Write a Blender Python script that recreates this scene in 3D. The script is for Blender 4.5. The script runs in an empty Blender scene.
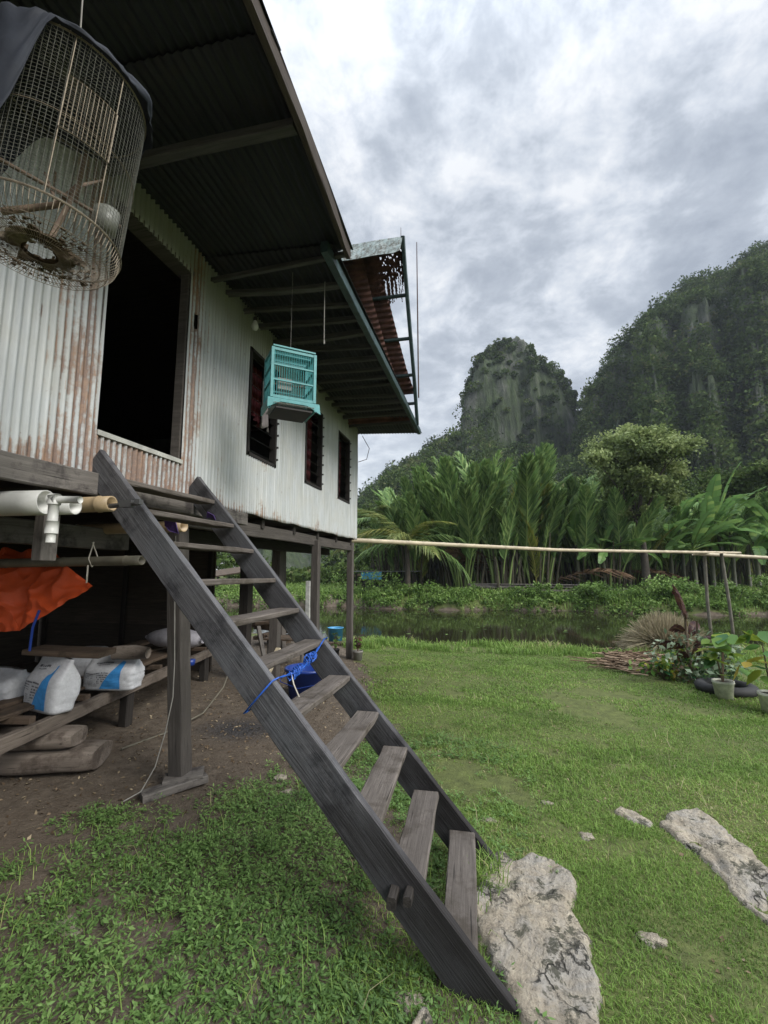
import bpy, math, random
import numpy as np
from mathutils import Matrix, Vector, noise as mnoise
random.seed(7); RG=np.random.default_rng(7)
S=bpy.context.scene; COL=S.collection
R=math.radians; PI=math.pi
# ------------------------------------------------------------------ camera
FPX=450.; HV=570.; VX=485.; H=1.5
T=math.atan((HV-512)/FPX); PSI=math.atan((VX-384)*math.cos(T)/FPX)
cd=bpy.data.cameras.new('camera'); cam=bpy.data.objects.new('camera',cd); COL.objects.link(cam)
cam.location=(0,0,H); cam.rotation_euler=(PI/2+T,0,PSI)
cd.sensor_fit='HORIZONTAL'; cd.sensor_width=36; cd.lens=36*FPX/768; cd.clip_start=.05; cd.clip_end=2000
S.camera=cam
FH=np.array([-math.sin(PSI),math.cos(PSI)]); RH=np.array([math.cos(PSI),math.sin(PSI)])
def gpy(u,y): return gp(u,y/float(FH[1]+RH[1]*(u-384)/FPX*math.cos(T)))
def gp(u,s):                       # ground-plan position s metres ahead, in the bearing u
    p=s*(FH+RH*(u-384)/FPX*math.cos(T)); return float(p[0]),float(p[1])
# ------------------------------------------------------------------ tags, objects
def tag(o,label=None,cat=None,group=None,kind=None):
    if label:o['label']=label
    if cat:o['category']=cat
    if group:o['group']=group
    if kind:o['kind']=kind
    return o
def empty(name,loc,label=None,cat=None,group=None,rz=0):
    o=bpy.data.objects.new(name,None); COL.objects.link(o); o.location=loc; o.rotation_euler=(0,0,rz)
    o.empty_display_size=.1
    return tag(o,label,cat,group)
def wloc(p):
    v=Vector((0,0,0))
    while p is not None: v=v+Vector(p.location); p=p.parent
    return v
def link(name,me,parent=None,M=None):
    o=bpy.data.objects.new(name,me); COL.objects.link(o)
    if parent is not None: o.parent=parent
    if M is not None: o.matrix_basis=M
    return o
def kids(o): return [c for c in bpy.data.objects if c.parent is o]
def copy_tree(o,parent=None):
    c=o.copy(); COL.objects.link(c)
    if parent is not None: c.parent=parent
    for k in kids(o): copy_tree(k,c)
    return c
def npmesh(name,V,Fc,mat,rnd=None,smooth=False,attrs=None):
    V=np.asarray(V,np.float32); Fc=np.asarray(Fc,np.int32); m,k=Fc.shape
    me=bpy.data.meshes.new(name); me.vertices.add(len(V)); me.vertices.foreach_set('co',V.ravel())
    me.loops.add(m*k); me.loops.foreach_set('vertex_index',Fc.ravel())
    me.polygons.add(m); me.polygons.foreach_set('loop_start',np.arange(0,m*k,k,dtype=np.int32))
    me.polygons.foreach_set('loop_total',np.full(m,k,np.int32))
    if smooth: me.polygons.foreach_set('use_smooth',np.ones(m,bool))
    if rnd is not None:
        a=me.attributes.new('rnd','FLOAT','FACE'); a.data.foreach_set('value',np.asarray(rnd,np.float32))
    for n_,v in (attrs or {}).items():
        a=me.attributes.new(n_,'FLOAT','POINT'); a.data.foreach_set('value',np.asarray(v,np.float32))
    me.update(calc_edges=True); me.validate(); 
    if mat: me.materials.append(mat)
    return me
class MB:
    def __init__(s): s.v=[]; s.f=[]; s.m=[]; s.cur=0
    def add(s,vs,fs):
        b=len(s.v); s.v+= [tuple(v) for v in vs]; s.f+=[tuple(i+b for i in f) for f in fs]; s.m+=[s.cur]*len(fs); return s
    def box(s,c,d,rz=0,jit=0):
        x,y,z=d[0]/2,d[1]/2,d[2]/2; vs=[]
        for k in (-z,z):
            for (i,j) in ((-x,-y),(x,-y),(x,y),(-x,y)):
                a=i+random.uniform(-jit,jit);b_=j+random.uniform(-jit,jit)
                vs.append((c[0]+a*math.cos(rz)-b_*math.sin(rz),c[1]+a*math.sin(rz)+b_*math.cos(rz),c[2]+k+random.uniform(-jit,jit)))
        return s.add(vs,[(3,2,1,0),(4,5,6,7),(0,1,5,4),(1,2,6,5),(2,3,7,6),(3,0,4,7)])
    def bar(s,p0,p1,w,h,up=(0,0,1)):
        M=frame(p0,p1,up); L=(Vector(p1)-Vector(p0)).length; vs=[]
        for x in (0,L):
            for (i,j) in ((-w/2,-h/2),(w/2,-h/2),(w/2,h/2),(-w/2,h/2)): vs.append(M@Vector((x,i,j)))
        return s.add(vs,[(3,2,1,0),(4,5,6,7),(0,1,5,4),(1,2,6,5),(2,3,7,6),(3,0,4,7)])
    def tube(s,pts,r,n=6,cap=True,r_in=None):
        pts=[Vector(p) for p in pts]; N=len(pts); vs=[]; up=None
        rr=r if hasattr(r,'__len__') else [r]*N
        for i,p in enumerate(pts):
            d=(pts[min(i+1,N-1)]-pts[max(i-1,0)]).normalized()
            if up is None: up=Vector((0,0,1)) if abs(d.z)<.9 else Vector((1,0,0))
            a=d.cross(up).normalized(); b=a.cross(d).normalized(); up=b
            for k in range(n):
                t=2*PI*k/n; vs.append(p+(a*math.cos(t)+b*math.sin(t))*rr[i])
        fs=[(i*n+k,i*n+(k+1)%n,(i+1)*n+(k+1)%n,(i+1)*n+k) for i in range(N-1) for k in range(n)]
        if cap: fs+=[tuple(range(n)),tuple(range(N*n-1,(N-1)*n-1,-1))]
        return s.add(vs,fs)
    def lathe(s,c,prof,n=24,sx=1,sy=1,close=False):
        vs=[(c[0]+r*math.cos(2*PI*k/n)*sx,c[1]+r*math.sin(2*PI*k/n)*sy,c[2]+z) for r,z in prof for k in range(n)]
        P=len(prof); fs=[(i*n+k,i*n+(k+1)%n,(i+1)*n+(k+1)%n,(i+1)*n+k) for i in range(P-1) for k in range(n)]
        return s.add(vs,fs)
    def mesh(s,name,mat,off=(0,0,0),smooth=False):
        me=bpy.data.meshes.new(name); o=Vector(off)
        me.from_pydata([Vector(v)-o for v in s.v],[],s.f)
        for m in (mat if isinstance(mat,(list,tuple)) else [mat]): me.materials.append(m)
        if isinstance(mat,(list,tuple)): me.polygons.foreach_set('material_index',s.m)
        if smooth: me.polygons.foreach_set('use_smooth',[True]*len(me.polygons))
        me.update(); return me
    def build(s,name,mat,parent=None,smooth=False,origin=None):
        if parent is not None: return link(name,s.mesh(name,mat,wloc(parent),smooth),parent)
        o=Vector(origin) if origin is not None else Vector(s.v[0])
        return link(name,s.mesh(name,mat,o,smooth),None,Matrix.Translation(o))
def frame(p0,p1,up=(0,0,1)):
    p0=Vector(p0);x=(Vector(p1)-p0).normalized(); u=Vector(up)
    if abs(x.dot(u))>.97: u=Vector((0,1,0)) if abs(x.y)<.9 else Vector((1,0,0))
    y=u.cross(x).normalized(); z=x.cross(y)
    return Matrix(((x.x,y.x,z.x,p0.x),(x.y,y.y,z.y,p0.y),(x.z,y.z,z.z,p0.z),(0,0,0,1)))
def timber(name,p0,p1,w,h,mat,parent=None,up=(0,0,1),warp=.004,ch=.006,seg=None):
    """weathered board: chamfered section, slightly bowed, grain along local X"""
    L=(Vector(p1)-Vector(p0)).length; n=seg or max(3,int(L/.15)); ch=min(ch,w*.25,h*.25)
    sec=[(-w/2+ch,-h/2),(w/2-ch,-h/2),(w/2,-h/2+ch),(w/2,h/2-ch),(w/2-ch,h/2),(-w/2+ch,h/2),(-w/2,h/2-ch),(-w/2,-h/2+ch)]
    ph=[random.uniform(0,100) for _ in range(3)]; vs=[]
    for i in range(n+1):
        x=L*i/n
        dy=warp*2*mnoise.noise(Vector((x*.8,ph[0],0))); dz=warp*2*mnoise.noise(Vector((x*.8,ph[1],3)))
        for j,(a,b) in enumerate(sec):
            q=warp*.5*mnoise.noise(Vector((x*6,j*1.7,ph[2])))
            vs.append((x,a+dy+q,b+dz+q))
    fs=[(i*8+k,i*8+(k+1)%8,(i+1)*8+(k+1)%8,(i+1)*8+k) for i in range(n) for k in range(8)]
    fs+=[tuple(range(7,-1,-1)),tuple(range(n*8,n*8+8))]
    me=bpy.data.meshes.new(name); me.from_pydata(vs,[],fs); me.materials.append(mat); me.update()
    M=frame(p0,p1,up)
    if parent is not None: M=Matrix.Translation(-wloc(parent))@M
    return link(name,me,parent,M)
# ------------------------------------------------------------------ materials
def nt(name):
    m=bpy.data.materials.new(name); m.use_nodes=True; t=m.node_tree; return m,t,t.nodes['Principled BSDF']
def N(t,ty,**k):
    n=t.nodes.new(ty)
    for a,b in k.items():
        if a in('noise_dimensions','operation','data_type','blend_type','attribute_name','wave_type','feature','bands_direction','sky_type','distance','invert'): setattr(n,a,b)
        else: n.inputs[a.replace('_',' ')].default_value=b
    return n
def ramp(t,src,stops,interp='LINEAR'):
    r=t.nodes.new('ShaderNodeValToRGB'); e=r.color_ramp.elements; r.color_ramp.interpolation=interp
    while len(e)<len(stops): e.new(.5)
    for i,(p,c) in enumerate(stops): e[i].position=p; e[i].color=(c[0],c[1],c[2],1) if hasattr(c,'__len__') else (c,c,c,1)
    t.links.new(src,r.inputs[0]); return r.outputs[0]
def coords(t,scale=(1,1,1),src='Object',rot=(0,0,0)):
    c=t.nodes.new('ShaderNodeTexCoord'); m=t.nodes.new('ShaderNodeMapping'); m.inputs['Scale'].default_value=scale; m.inputs['Rotation'].default_value=rot
    t.links.new(c.outputs[src],m.inputs[0]); return m.outputs[0]
def noise(t,co,scale,detail=5,rough=.6,dist=0):
    n=N(t,'ShaderNodeTexNoise',Scale=scale,Detail=detail,Roughness=rough,Distortion=dist); t.links.new(co,n.inputs['Vector']); return n.outputs['Fac']
def mix(t,f,a,b,bt='MIX'):
    n=t.nodes.new('ShaderNodeMix'); n.data_type='RGBA'; n.blend_type=bt
    for i,v in ((0,f),(6,a),(7,b)):
        if hasattr(v,'is_output') or isinstance(v,bpy.types.NodeSocket): t.links.new(v,n.inputs[i])
        elif hasattr(v,'__len__'): n.inputs[i].default_value=(*v[:3],1)
        else: n.inputs[i].default_value=v
    return n.outputs[2]
def mth(t,op,a,b=0.,clamp=False):
    n=t.nodes.new('ShaderNodeMath'); n.operation=op; n.use_clamp=clamp
    for i,v in ((0,a),(1,b)):
        if isinstance(v,bpy.types.NodeSocket): t.links.new(v,n.inputs[i])
        else: n.inputs[i].default_value=v
    return n.outputs[0]
def bump(t,bs,h,st=.5,d=.01):
    b=N(t,'ShaderNodeBump',Strength=st,Distance=d); t.links.new(h,b.inputs['Height']); t.links.new(b.outputs[0],bs.inputs['Normal'])
def attr(t,n):
    a=t.nodes.new('ShaderNodeAttribute'); a.attribute_name=n; return a.outputs['Fac']
def objrand(t): return t.nodes.new('ShaderNodeObjectInfo').outputs['Random']
def simple(name,c,rough=.6,metal=0,var=.25,sc=12,bs=.15):
    m,t,b=nt(name); co=coords(t); n=noise(t,co,sc,6)
    t.links.new(ramp(t,n,[(.3,[x*(1-var) for x in c]),(.7,[min(1,x*(1+var)) for x in c])]),b.inputs['Base Color'])
    b.inputs['Roughness'].default_value=rough; b.inputs['Metallic'].default_value=metal
    bump(t,b,n,bs,.005); return m
def wood(name,dark,light,grain=1.,rough=.8,stain=None,fine=1.):
    m,t,b=nt(name); oi=t.nodes.new('ShaderNodeObjectInfo'); co=t.nodes.new('ShaderNodeTexCoord')
    ad=t.nodes.new('ShaderNodeVectorMath'); ad.operation='ADD'; sc=t.nodes.new('ShaderNodeVectorMath'); sc.operation='SCALE'
    cmb=t.nodes.new('ShaderNodeCombineXYZ')
    for i in range(3): t.links.new(oi.outputs['Random'],cmb.inputs[i])
    t.links.new(cmb.outputs[0],sc.inputs[0]); sc.inputs['Scale'].default_value=37.
    t.links.new(co.outputs['Object'],ad.inputs[0]); t.links.new(sc.outputs[0],ad.inputs[1])
    mp=t.nodes.new('ShaderNodeMapping'); mp.inputs['Scale'].default_value=(1.2*grain,22*grain,22*grain); t.links.new(ad.outputs[0],mp.inputs[0])
    g=noise(t,mp.outputs[0],2.2*fine,8,.7,.6)
    mp2=t.nodes.new('ShaderNodeMapping'); mp2.inputs['Scale'].default_value=(1,3,3); t.links.new(ad.outputs[0],mp2.inputs[0])
    w=noise(t,mp2.outputs[0],2.6,5,.65,.8)
    mp3=t.nodes.new('ShaderNodeMapping'); mp3.inputs['Scale'].default_value=(2,80,80); t.links.new(ad.outputs[0],mp3.inputs[0])
    cr=noise(t,mp3.outputs[0],1.5,3,.5)
    c=mix(t,ramp(t,g,[(.28,0),(.72,1)]),dark,light)
    c=mix(t,ramp(t,w,[(.35,0),(.65,.75)]),c,[ (a*.5+d_*.5)*.75 for a,d_ in zip(dark,light)])
    if stain: c=mix(t,ramp(t,noise(t,ad.outputs[0],5,6,.7),[(.5,0),(.62,.8)]),c,stain)
    c=mix(t,ramp(t,cr,[(.28,1),(.36,0)]),c,[x*.25 for x in dark])
    hs=N(t,'ShaderNodeHueSaturation'); t.links.new(mth(t,'ADD',mth(t,'MULTIPLY',oi.outputs['Random'],.35),.82),hs.inputs['Value']); t.links.new(c,hs.inputs['Color'])
    t.links.new(hs.outputs[0],b.inputs['Base Color']); b.inputs['Roughness'].default_value=rough
    b.inputs['Specular IOR Level'].default_value=.3
    bump(t,b,mth(t,'ADD',g,mth(t,'MULTIPLY',cr,.6)),.6,.006); return m
def dampstair():
    m=M['stair']; t=m.node_tree; b=t.nodes['Principled BSDF']; src=b.inputs['Base Color'].links[0].from_socket
    co=t.nodes.new('ShaderNodeTexCoord'); sp=t.nodes.new('ShaderNodeSeparateXYZ'); t.links.new(co.outputs['Object'],sp.inputs[0])
    n=noise(t,coords(t,(1,6,6)),2.4,6,.7); f=mth(t,'ADD',sp.outputs[0],mth(t,'MULTIPLY',n,1.2))
    f1=ramp(t,mth(t,'MULTIPLY',f,.25),[(.66,0),(.86,.75)]); c=mix(t,f1,src,(.014,.012,.012))
    g=ramp(t,noise(t,coords(t,(1.2,2.5,2.5)),1.6,6,.65),[(.48,0),(.62,.55)]); c=mix(t,g,c,(.13,.135,.145)); c=mix(t,f1,c,(.016,.014,.014)); t.links.new(c,b.inputs['Base Color'])
def leafmat(name,stops,trans=.3,rough=.5,vs=.0):
    m,t,b=nt(name); a=attr(t,'rnd'); c=ramp(t,a,stops)
    if vs:
        hs=N(t,'ShaderNodeHueSaturation'); t.links.new(mth(t,'ADD',mth(t,'MULTIPLY',objrand(t),vs),1-vs/2),hs.inputs['Value']); t.links.new(c,hs.inputs['Color']); c=hs.outputs[0]
    t.links.new(c,b.inputs['Base Color']); b.inputs['Roughness'].default_value=rough; b.inputs['Specular IOR Level'].default_value=.2 if rough<.6 else .05
    if trans:
        tr=t.nodes.new('ShaderNodeBsdfTranslucent'); t.links.new(c,tr.inputs[0]); mx=t.nodes.new('ShaderNodeMixShader'); mx.inputs[0].default_value=trans
        t.links.new(b.outputs[0],mx.inputs[1]); t.links.new(tr.outputs[0],mx.inputs[2]); t.links.new(mx.outputs[0],t.nodes['Material Output'].inputs[0])
    return m
M={}
M['stair']=wood('stair_wood',(.05,.049,.053),(.155,.152,.16),stain=(.03,.03,.034))
M['tread']=wood('tread_wood',(.05,.042,.036),(.20,.175,.155),fine=1.0,stain=(.055,.045,.035))
M['grey_wood']=wood('grey_wood',(.06,.055,.05),(.22,.2,.18),stain=(.035,.03,.03))
M['dark_wood']=wood('dark_wood',(.012,.010,.009),(.055,.048,.042))
M['post_wood']=wood('post_wood',(.042,.036,.032),(.15,.134,.12))
M['brown_wood']=wood('brown_wood',(.05,.034,.024),(.17,.125,.09),stain=(.04,.03,.02))
M['log_wood']=wood('log_wood',(.09,.07,.055),(.26,.22,.185),grain=.6,stain=(.06,.045,.035))
M['roof_wood']=wood('roof_wood',(.035,.034,.032),(.12,.115,.11))
M['fascia_wood']=wood('fascia_wood',(.035,.027,.022),(.10,.08,.068))
M['bamboo']=simple('bamboo',(.36,.27,.16),.45,0,.2,9)
M['old_bamboo']=simple('old_bamboo',(.13,.12,.09),.6,0,.3,9)
M['pale_bamboo']=simple('pale_bamboo',(.42,.36,.25),.5,0,.25,6)
M['pvc']=simple('white_pvc',(.5,.5,.47),.4,0,.15,7)
M['orange']=simple('orange_tarp',(.55,.075,.015),.6,0,.2,6,.3)
M['sack']=simple('woven_sack',(.55,.56,.58),.6,0,.12,40,.4)
M['sack_blue']=simple('sack_blue_print',(.05,.27,.62),.55,0,.1,40,.4)
M['ink']=simple('sack_ink',(.04,.04,.06),.7,0,.1,40)
M['grey_sack']=simple('grey_sack',(.33,.32,.35),.7,0,.15,30,.4)
M['teal']=simple('teal_paint',(.06,.27,.28),.5,0,.2,25)
M['green_iron']=simple('green_painted_steel',(.03,.055,.057),.55,.1,.45,14)
M['rusty_sheet']=simple('rusty_sheet',(.075,.032,.024),.85,0,.6,7,.4)
M['rod']=simple('rusty_rod',(.06,.035,.03),.8,0,.3,9)
M['wire']=simple('cage_wire',(.22,.22,.19),.45,.5,.35,40)
M['rust_wire']=simple('rusty_cage_wire',(.20,.165,.12),.6,.3,.4,60)
M['cloth']=simple('slate_cloth',(.013,.017,.027),.8,0,.3,8,.4)
M['dropping']=simple('dry_litter',(.06,.04,.022),.95,0,.5,60,.6)
M['twig']=simple('twig_bark',(.14,.10,.07),.85,0,.3,30)
M['cup']=simple('plastic_cup',(.17,.175,.15),.4,0,.2,30)
M['curtain']=simple('dark_red_curtain',(.10,.012,.018),.85,0,.35,7,.3)
M['blade']=simple('louvre_glass',(.02,.02,.022),.15,0,.2,7)
M['frame_dark']=simple('dark_frame',(.02,.016,.015),.7,0,.3,12)
M['clip']=simple('louvre_clip',(.1,.1,.1),.4,.5,.2,12)
M['sill']=simple('pale_sill',(.4,.4,.37),.6,0,.3,12)
M['blue_rope']=simple('blue_rope',(.015,.09,.42),.5,0,.3,80)
M['blue_tub']=simple('blue_plastic',(.010,.035,.20),.4,0,.2,6)
M['light_blue']=simple('light_blue_plastic',(.06,.28,.5),.45,0,.2,8)
M['purple']=simple('purple_cloth',(.06,.03,.14),.8,0,.25,10)
M['bulb']=simple('bulb_glass',(.45,.47,.42),.2,0,.05,5)
M['cord']=simple('pale_cord',(.45,.42,.36),.7,0,.2,20)
M['grey_cord']=simple('grey_cord',(.22,.21,.19),.7,0,.2,20)
M['bucket']=simple('bucket_plastic',(.6,.6,.5),.5,0,.35,14)
M['tyre']=simple('black_rubber',(.02,.02,.021),.75,0,.3,14)
M['soil']=simple('pot_soil',(.035,.026,.018),.95,0,.4,40)
M['shirt']=simple('grey_cloth',(.17,.15,.15),.85,0,.25,10)
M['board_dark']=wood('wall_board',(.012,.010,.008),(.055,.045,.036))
M['under_board']=wood('underfloor_board',(.03,.024,.019),(.11,.09,.07))
M['thatch']=simple('grey_sheet_roof',(.2,.21,.21),.7,0,.3,3)
# --- corrugated painted wall, rust follows the 'rust' wear attribute
def wallmat():
    m,t,b=nt('painted_corrugated_iron'); co=coords(t,(1,1,1)); st=coords(t,(14,14,1.1)); st2=coords(t,(30,30,.5))
    n1=noise(t,co,3.2,7,.65); n2=noise(t,st,1.6,7,.7); n3=noise(t,co,28,5,.7); n4=noise(t,st2,1.0,5,.6)
    paint=mix(t,ramp(t,n2,[(.3,0),(.7,1)]),(.34,.365,.375),(.56,.585,.59))
    paint=mix(t,ramp(t,n4,[(.5,0),(.7,.55)]),paint,(.27,.29,.27))
    paint=mix(t,mth(t,'MULTIPLY',ramp(t,n1,[(.4,0),(.62,1)]),.35),paint,(.40,.39,.33))
    alg_shade=mth(t,'MULTIPLY',attr(t,'algae_shade'),ramp(t,n2,[(.3,.75),(.65,1)]))
    paint=mix(t,alg_shade,paint,(.165,.172,.125))  # olive tint: algae stain together with painted shade of the awning
    rust=ramp(t,mth(t,'ADD',n2,mth(t,'MULTIPLY',n3,.6)),[(.6,(.035,.02,.016)),(.8,(.13,.058,.028)),(1,(.28,.15,.075))])
    k=mth(t,'ADD',mth(t,'ADD',mth(t,'MULTIPLY',n2,.55),mth(t,'MULTIPLY',n3,.25)),mth(t,'MULTIPLY',n1,.35))
    k=mth(t,'ADD',k,mth(t,'MULTIPLY',attr(t,'rust'),.22)); k=mth(t,'ADD',k,mth(t,'MULTIPLY',mth(t,'MULTIPLY',attr(t,'groove'),.16),mth(t,'ADD',attr(t,'rust'),.25)))
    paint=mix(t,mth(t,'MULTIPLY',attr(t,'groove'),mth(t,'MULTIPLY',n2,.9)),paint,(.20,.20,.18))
    c=mix(t,ramp(t,k,[(.73,0),(.83,.85)]),paint,rust)
    c=mix(t,ramp(t,mth(t,'ADD',n3,mth(t,'MULTIPLY',n4,.4)),[(.86,0),(.93,.7)]),c,(.12,.08,.06))
    t.links.new(c,b.inputs['Base Color']); b.inputs['Roughness'].default_value=.55
    bump(t,b,n3,.25,.002); return m
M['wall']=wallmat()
def darksheet():
    m,t,b=nt('old_roof_sheet'); co=coords(t); st=coords(t,(8,1,8))
    n=noise(t,st,2,6,.7); n2=noise(t,co,5,6,.7)
    c=mix(t,ramp(t,n,[(.3,0),(.7,1)]),(.008,.009,.011),(.022,.024,.027)); c=mix(t,ramp(t,n2,[(.55,0),(.72,.6)]),c,(.035,.026,.02))
    t.links.new(c,b.inputs['Base Color']); b.inputs['Roughness'].default_value=.7; b.inputs['Metallic'].default_value=.2; return m
M['roof']=darksheet()
def capmat():
    m,t,b=nt('mossy_ridge_cap'); co=coords(t,(6,2,2)); n=noise(t,co,3,7,.7); n2=noise(t,coords(t),14,5,.7)
    c=mix(t,ramp(t,n,[(.38,0),(.6,1)]),(.20,.26,.26),(.055,.05,.035)); c=mix(t,ramp(t,n2,[(.5,0),(.62,.8)]),c,(.3,.34,.33))
    t.links.new(c,b.inputs['Base Color']); b.inputs['Roughness'].default_value=.8; return m
M['cap']=capmat()
# --- ground
dampstair()
def groundmat():
    m,t,b=nt('ground_soil'); co=coords(t)
    n1=noise(t,co,.9,8,.65); n2=noise(t,co,9,8,.7); n3=noise(t,co,60,4,.6)
    dirt=mix(t,ramp(t,n2,[(.3,0),(.7,1)]),(.055,.043,.032),(.18,.148,.115))
    dirt=mix(t,ramp(t,n1,[(.42,0),(.62,.8)]),dirt,(.10,.078,.058))
    dirt=mix(t,ramp(t,n3,[(.55,0),(.7,.6)]),dirt,(.17,.14,.11))
    ash=mth(t,'MULTIPLY',attr(t,'ash'),ramp(t,n2,[(.25,.5),(.55,1)]))
    dirt=mix(t,ash,dirt,mix(t,ramp(t,n3,[(.4,0),(.6,1)]),(.006,.006,.007),(.07,.07,.075)))
    gr=mix(t,ramp(t,n2,[(.3,0),(.7,1)]),(.065,.075,.03),(.13,.155,.05))
    gr=mix(t,ramp(t,n3,[(.5,0),(.75,.5)]),gr,(.10,.11,.04))
    f=mth(t,'ADD',attr(t,'grass'),mth(t,'MULTIPLY',mth(t,'SUBTRACT',n2,.5),.5))
    c=mix(t,ramp(t,f,[(.4,0),(.6,1)]),dirt,gr)
    t.links.new(c,b.inputs['Base Color']); b.inputs['Roughness'].default_value=.95; b.inputs['Specular IOR Level'].default_value=.2
    bump(t,b,mth(t,'ADD',n2,mth(t,'MULTIPLY',n3,.35)),.8,.03); return m
M['ground']=groundmat()
def rockmat():
    m,t,b=nt('limestone'); co=coords(t); n1=noise(t,co,3.2,8,.7,.5); n2=noise(t,co,14,8,.7); n3=noise(t,co,55,5,.7)
    c=mix(t,ramp(t,n2,[(.3,0),(.7,1)]),(.19,.16,.12),(.52,.455,.35))
    c=mix(t,ramp(t,n1,[(.45,0),(.6,.75)]),c,(.33,.315,.29))
    c=mix(t,ramp(t,noise(t,co,7,7,.75,.3),[(.53,0),(.58,.9)]),c,(.06,.06,.04))
    c=mix(t,ramp(t,n3,[(.3,.7),(.42,0)]),c,(.08,.07,.055))
    vo=t.nodes.new('ShaderNodeTexVoronoi'); vo.feature='DISTANCE_TO_EDGE'; vo.inputs['Scale'].default_value=2.6
    wn=t.nodes.new('ShaderNodeTexNoise'); wn.inputs['Scale'].default_value=6; wn.inputs['Detail'].default_value=6; t.links.new(co,wn.inputs['Vector'])
    ws=t.nodes.new('ShaderNodeVectorMath'); ws.operation='MULTIPLY_ADD'; t.links.new(wn.outputs['Color'],ws.inputs[0]); ws.inputs[1].default_value=(.35,.35,.35); t.links.new(co,ws.inputs[2]); t.links.new(ws.outputs[0],vo.inputs['Vector'])
    ck=ramp(t,vo.outputs['Distance'],[(.0,1),(.022,0)]); ck=mth(t,'MULTIPLY',ck,ramp(t,n1,[(.47,0),(.56,1)])); c=mix(t,ck,c,(.035,.033,.024))
    n2=mth(t,'SUBTRACT',n2,mth(t,'MULTIPLY',ck,.6))
    t.links.new(c,b.inputs['Base Color']); b.inputs['Roughness'].default_value=.9
    bump(t,b,mth(t,'ADD',n2,mth(t,'MULTIPLY',n3,.4)),1.,.035); return m
M['rock']=rockmat()
def cliffmat():
    m,t,b=nt('karst_cliff'); co=coords(t); st=coords(t,(1,1,.22))
    n1=noise(t,st,.16,8,.7,.4); n2=noise(t,co,.10,8,.7); n3=noise(t,st,.7,6,.7)
    rk=mix(t,ramp(t,n3,[(.35,0),(.65,1)]),(.022,.025,.022),(.145,.147,.13))
    gn=mix(t,ramp(t,n3,[(.35,0),(.65,1)]),(.016,.026,.012),(.05,.075,.025))
    c=mix(t,ramp(t,mth(t,'ADD',mth(t,'MULTIPLY',n1,.6),mth(t,'MULTIPLY',n2,.4)),[(.50,0),(.60,1)]),gn,rk)
    t.links.new(c,b.inputs['Base Color']); b.inputs['Roughness'].default_value=.95
    bump(t,b,n3,1.,1.2); return m
M['cliff']=cliffmat()
def watermat():
    m,t,b=nt('pond_water'); co=coords(t,(1,1,1)); n=noise(t,co,1.1,7,.7,.6); n2=noise(t,co,7,5,.6)
    f=ramp(t,mth(t,'ADD',mth(t,'MULTIPLY',n,.7),mth(t,'MULTIPLY',n2,.3)),[(.60,0),(.70,1)])
    c=mix(t,f,(.020,.020,.010),(.035,.04,.016)); t.links.new(c,b.inputs['Base Color'])
    t.links.new(ramp(t,f,[(0,.03),(1,.12)]),b.inputs['Roughness']); b.inputs['IOR'].default_value=1.33
    bump(t,b,noise(t,coords(t,(1,2.2,1)),5,3,.5),.06,.01); return m
M['water']=watermat()
M['grass']=leafmat('grass_blade',[(0,(.10,.16,.04)),(.40,(.17,.285,.06)),(.78,(.26,.37,.095)),(.88,(.36,.33,.15)),(1,(.44,.39,.24))],.35)
M['weed']=leafmat('weed_leaf',[(0,(.07,.13,.04)),(.5,(.15,.26,.075)),(.95,(.24,.35,.12)),(1,(.28,.24,.10))],.3)
M['bush']=leafmat('bush_leaf',[(0,(.05,.095,.02)),(.5,(.125,.215,.05)),(1,(.23,.33,.10))],.3,.5,.3)
M['tree_leaf']=leafmat('tree_leaf',[(0,(.09,.13,.045)),(.5,(.21,.27,.10)),(1,(.36,.42,.18))],.35)
M['dark_leaf']=leafmat('forest_leaf',[(0,(.026,.046,.015)),(.5,(.06,.096,.028)),(.9,(.11,.155,.045)),(1,(.12,.13,.06))],.2,.9)
M['frond']=leafmat('palm_frond',[(0,(.08,.14,.05)),(.5,(.16,.27,.09)),(1,(.30,.40,.14))],.3,.4,.4)
M['frond_y']=leafmat('yellow_palm_frond',[(0,(.12,.15,.03)),(.5,(.22,.25,.05)),(1,(.32,.30,.10))],.35,.4,.3)
M['frond_d']=leafmat('dead_palm_frond',[(0,(.06,.04,.025)),(.5,(.13,.08,.05)),(1,(.22,.15,.10))],.2,.8,.3)
M['banana']=leafmat('banana_leaf',[(0,(.07,.14,.05)),(.5,(.13,.24,.07)),(1,(.26,.36,.10))],.4,.35,.3)
M['canna']=leafmat('bronze_leaf',[(0,(.03,.014,.016)),(.5,(.065,.028,.024)),(1,(.13,.10,.03))],.3,.4)
M['pot_leaf']=leafmat('pot_plant_leaf',[(0,(.04,.13,.06)),(.5,(.10,.20,.04)),(.8,(.24,.30,.04)),(1,(.45,.34,.07))],.35,.4)
M['pale_leaf']=leafmat('pale_variegated_leaf',[(0,(.07,.13,.05)),(1,(.3,.36,.26))],.3,.4)
M['dry_grass']=leafmat('dry_tuft_blade',[(0,(.12,.13,.06)),(.5,(.28,.25,.155)),(1,(.45,.38,.28))],.3,.7)
M['straw']=leafmat('dead_stalk',[(0,(.07,.045,.03)),(.6,(.19,.135,.09)),(1,(.34,.26,.18))],.1,.8)
M['litter']=leafmat('dry_leaf',[(0,(.08,.055,.035)),(.6,(.2,.15,.1)),(1,(.36,.3,.2))],.1,.8)
M['trunk']=simple('tree_bark',(.06,.05,.04),.9,0,.4,6,.5)
M['stalk']=simple('palm_stalk',(.055,.05,.03),.8,0,.5,4)
M['bstem']=simple('banana_stem',(.045,.05,.025),.6,0,.4,3)
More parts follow.
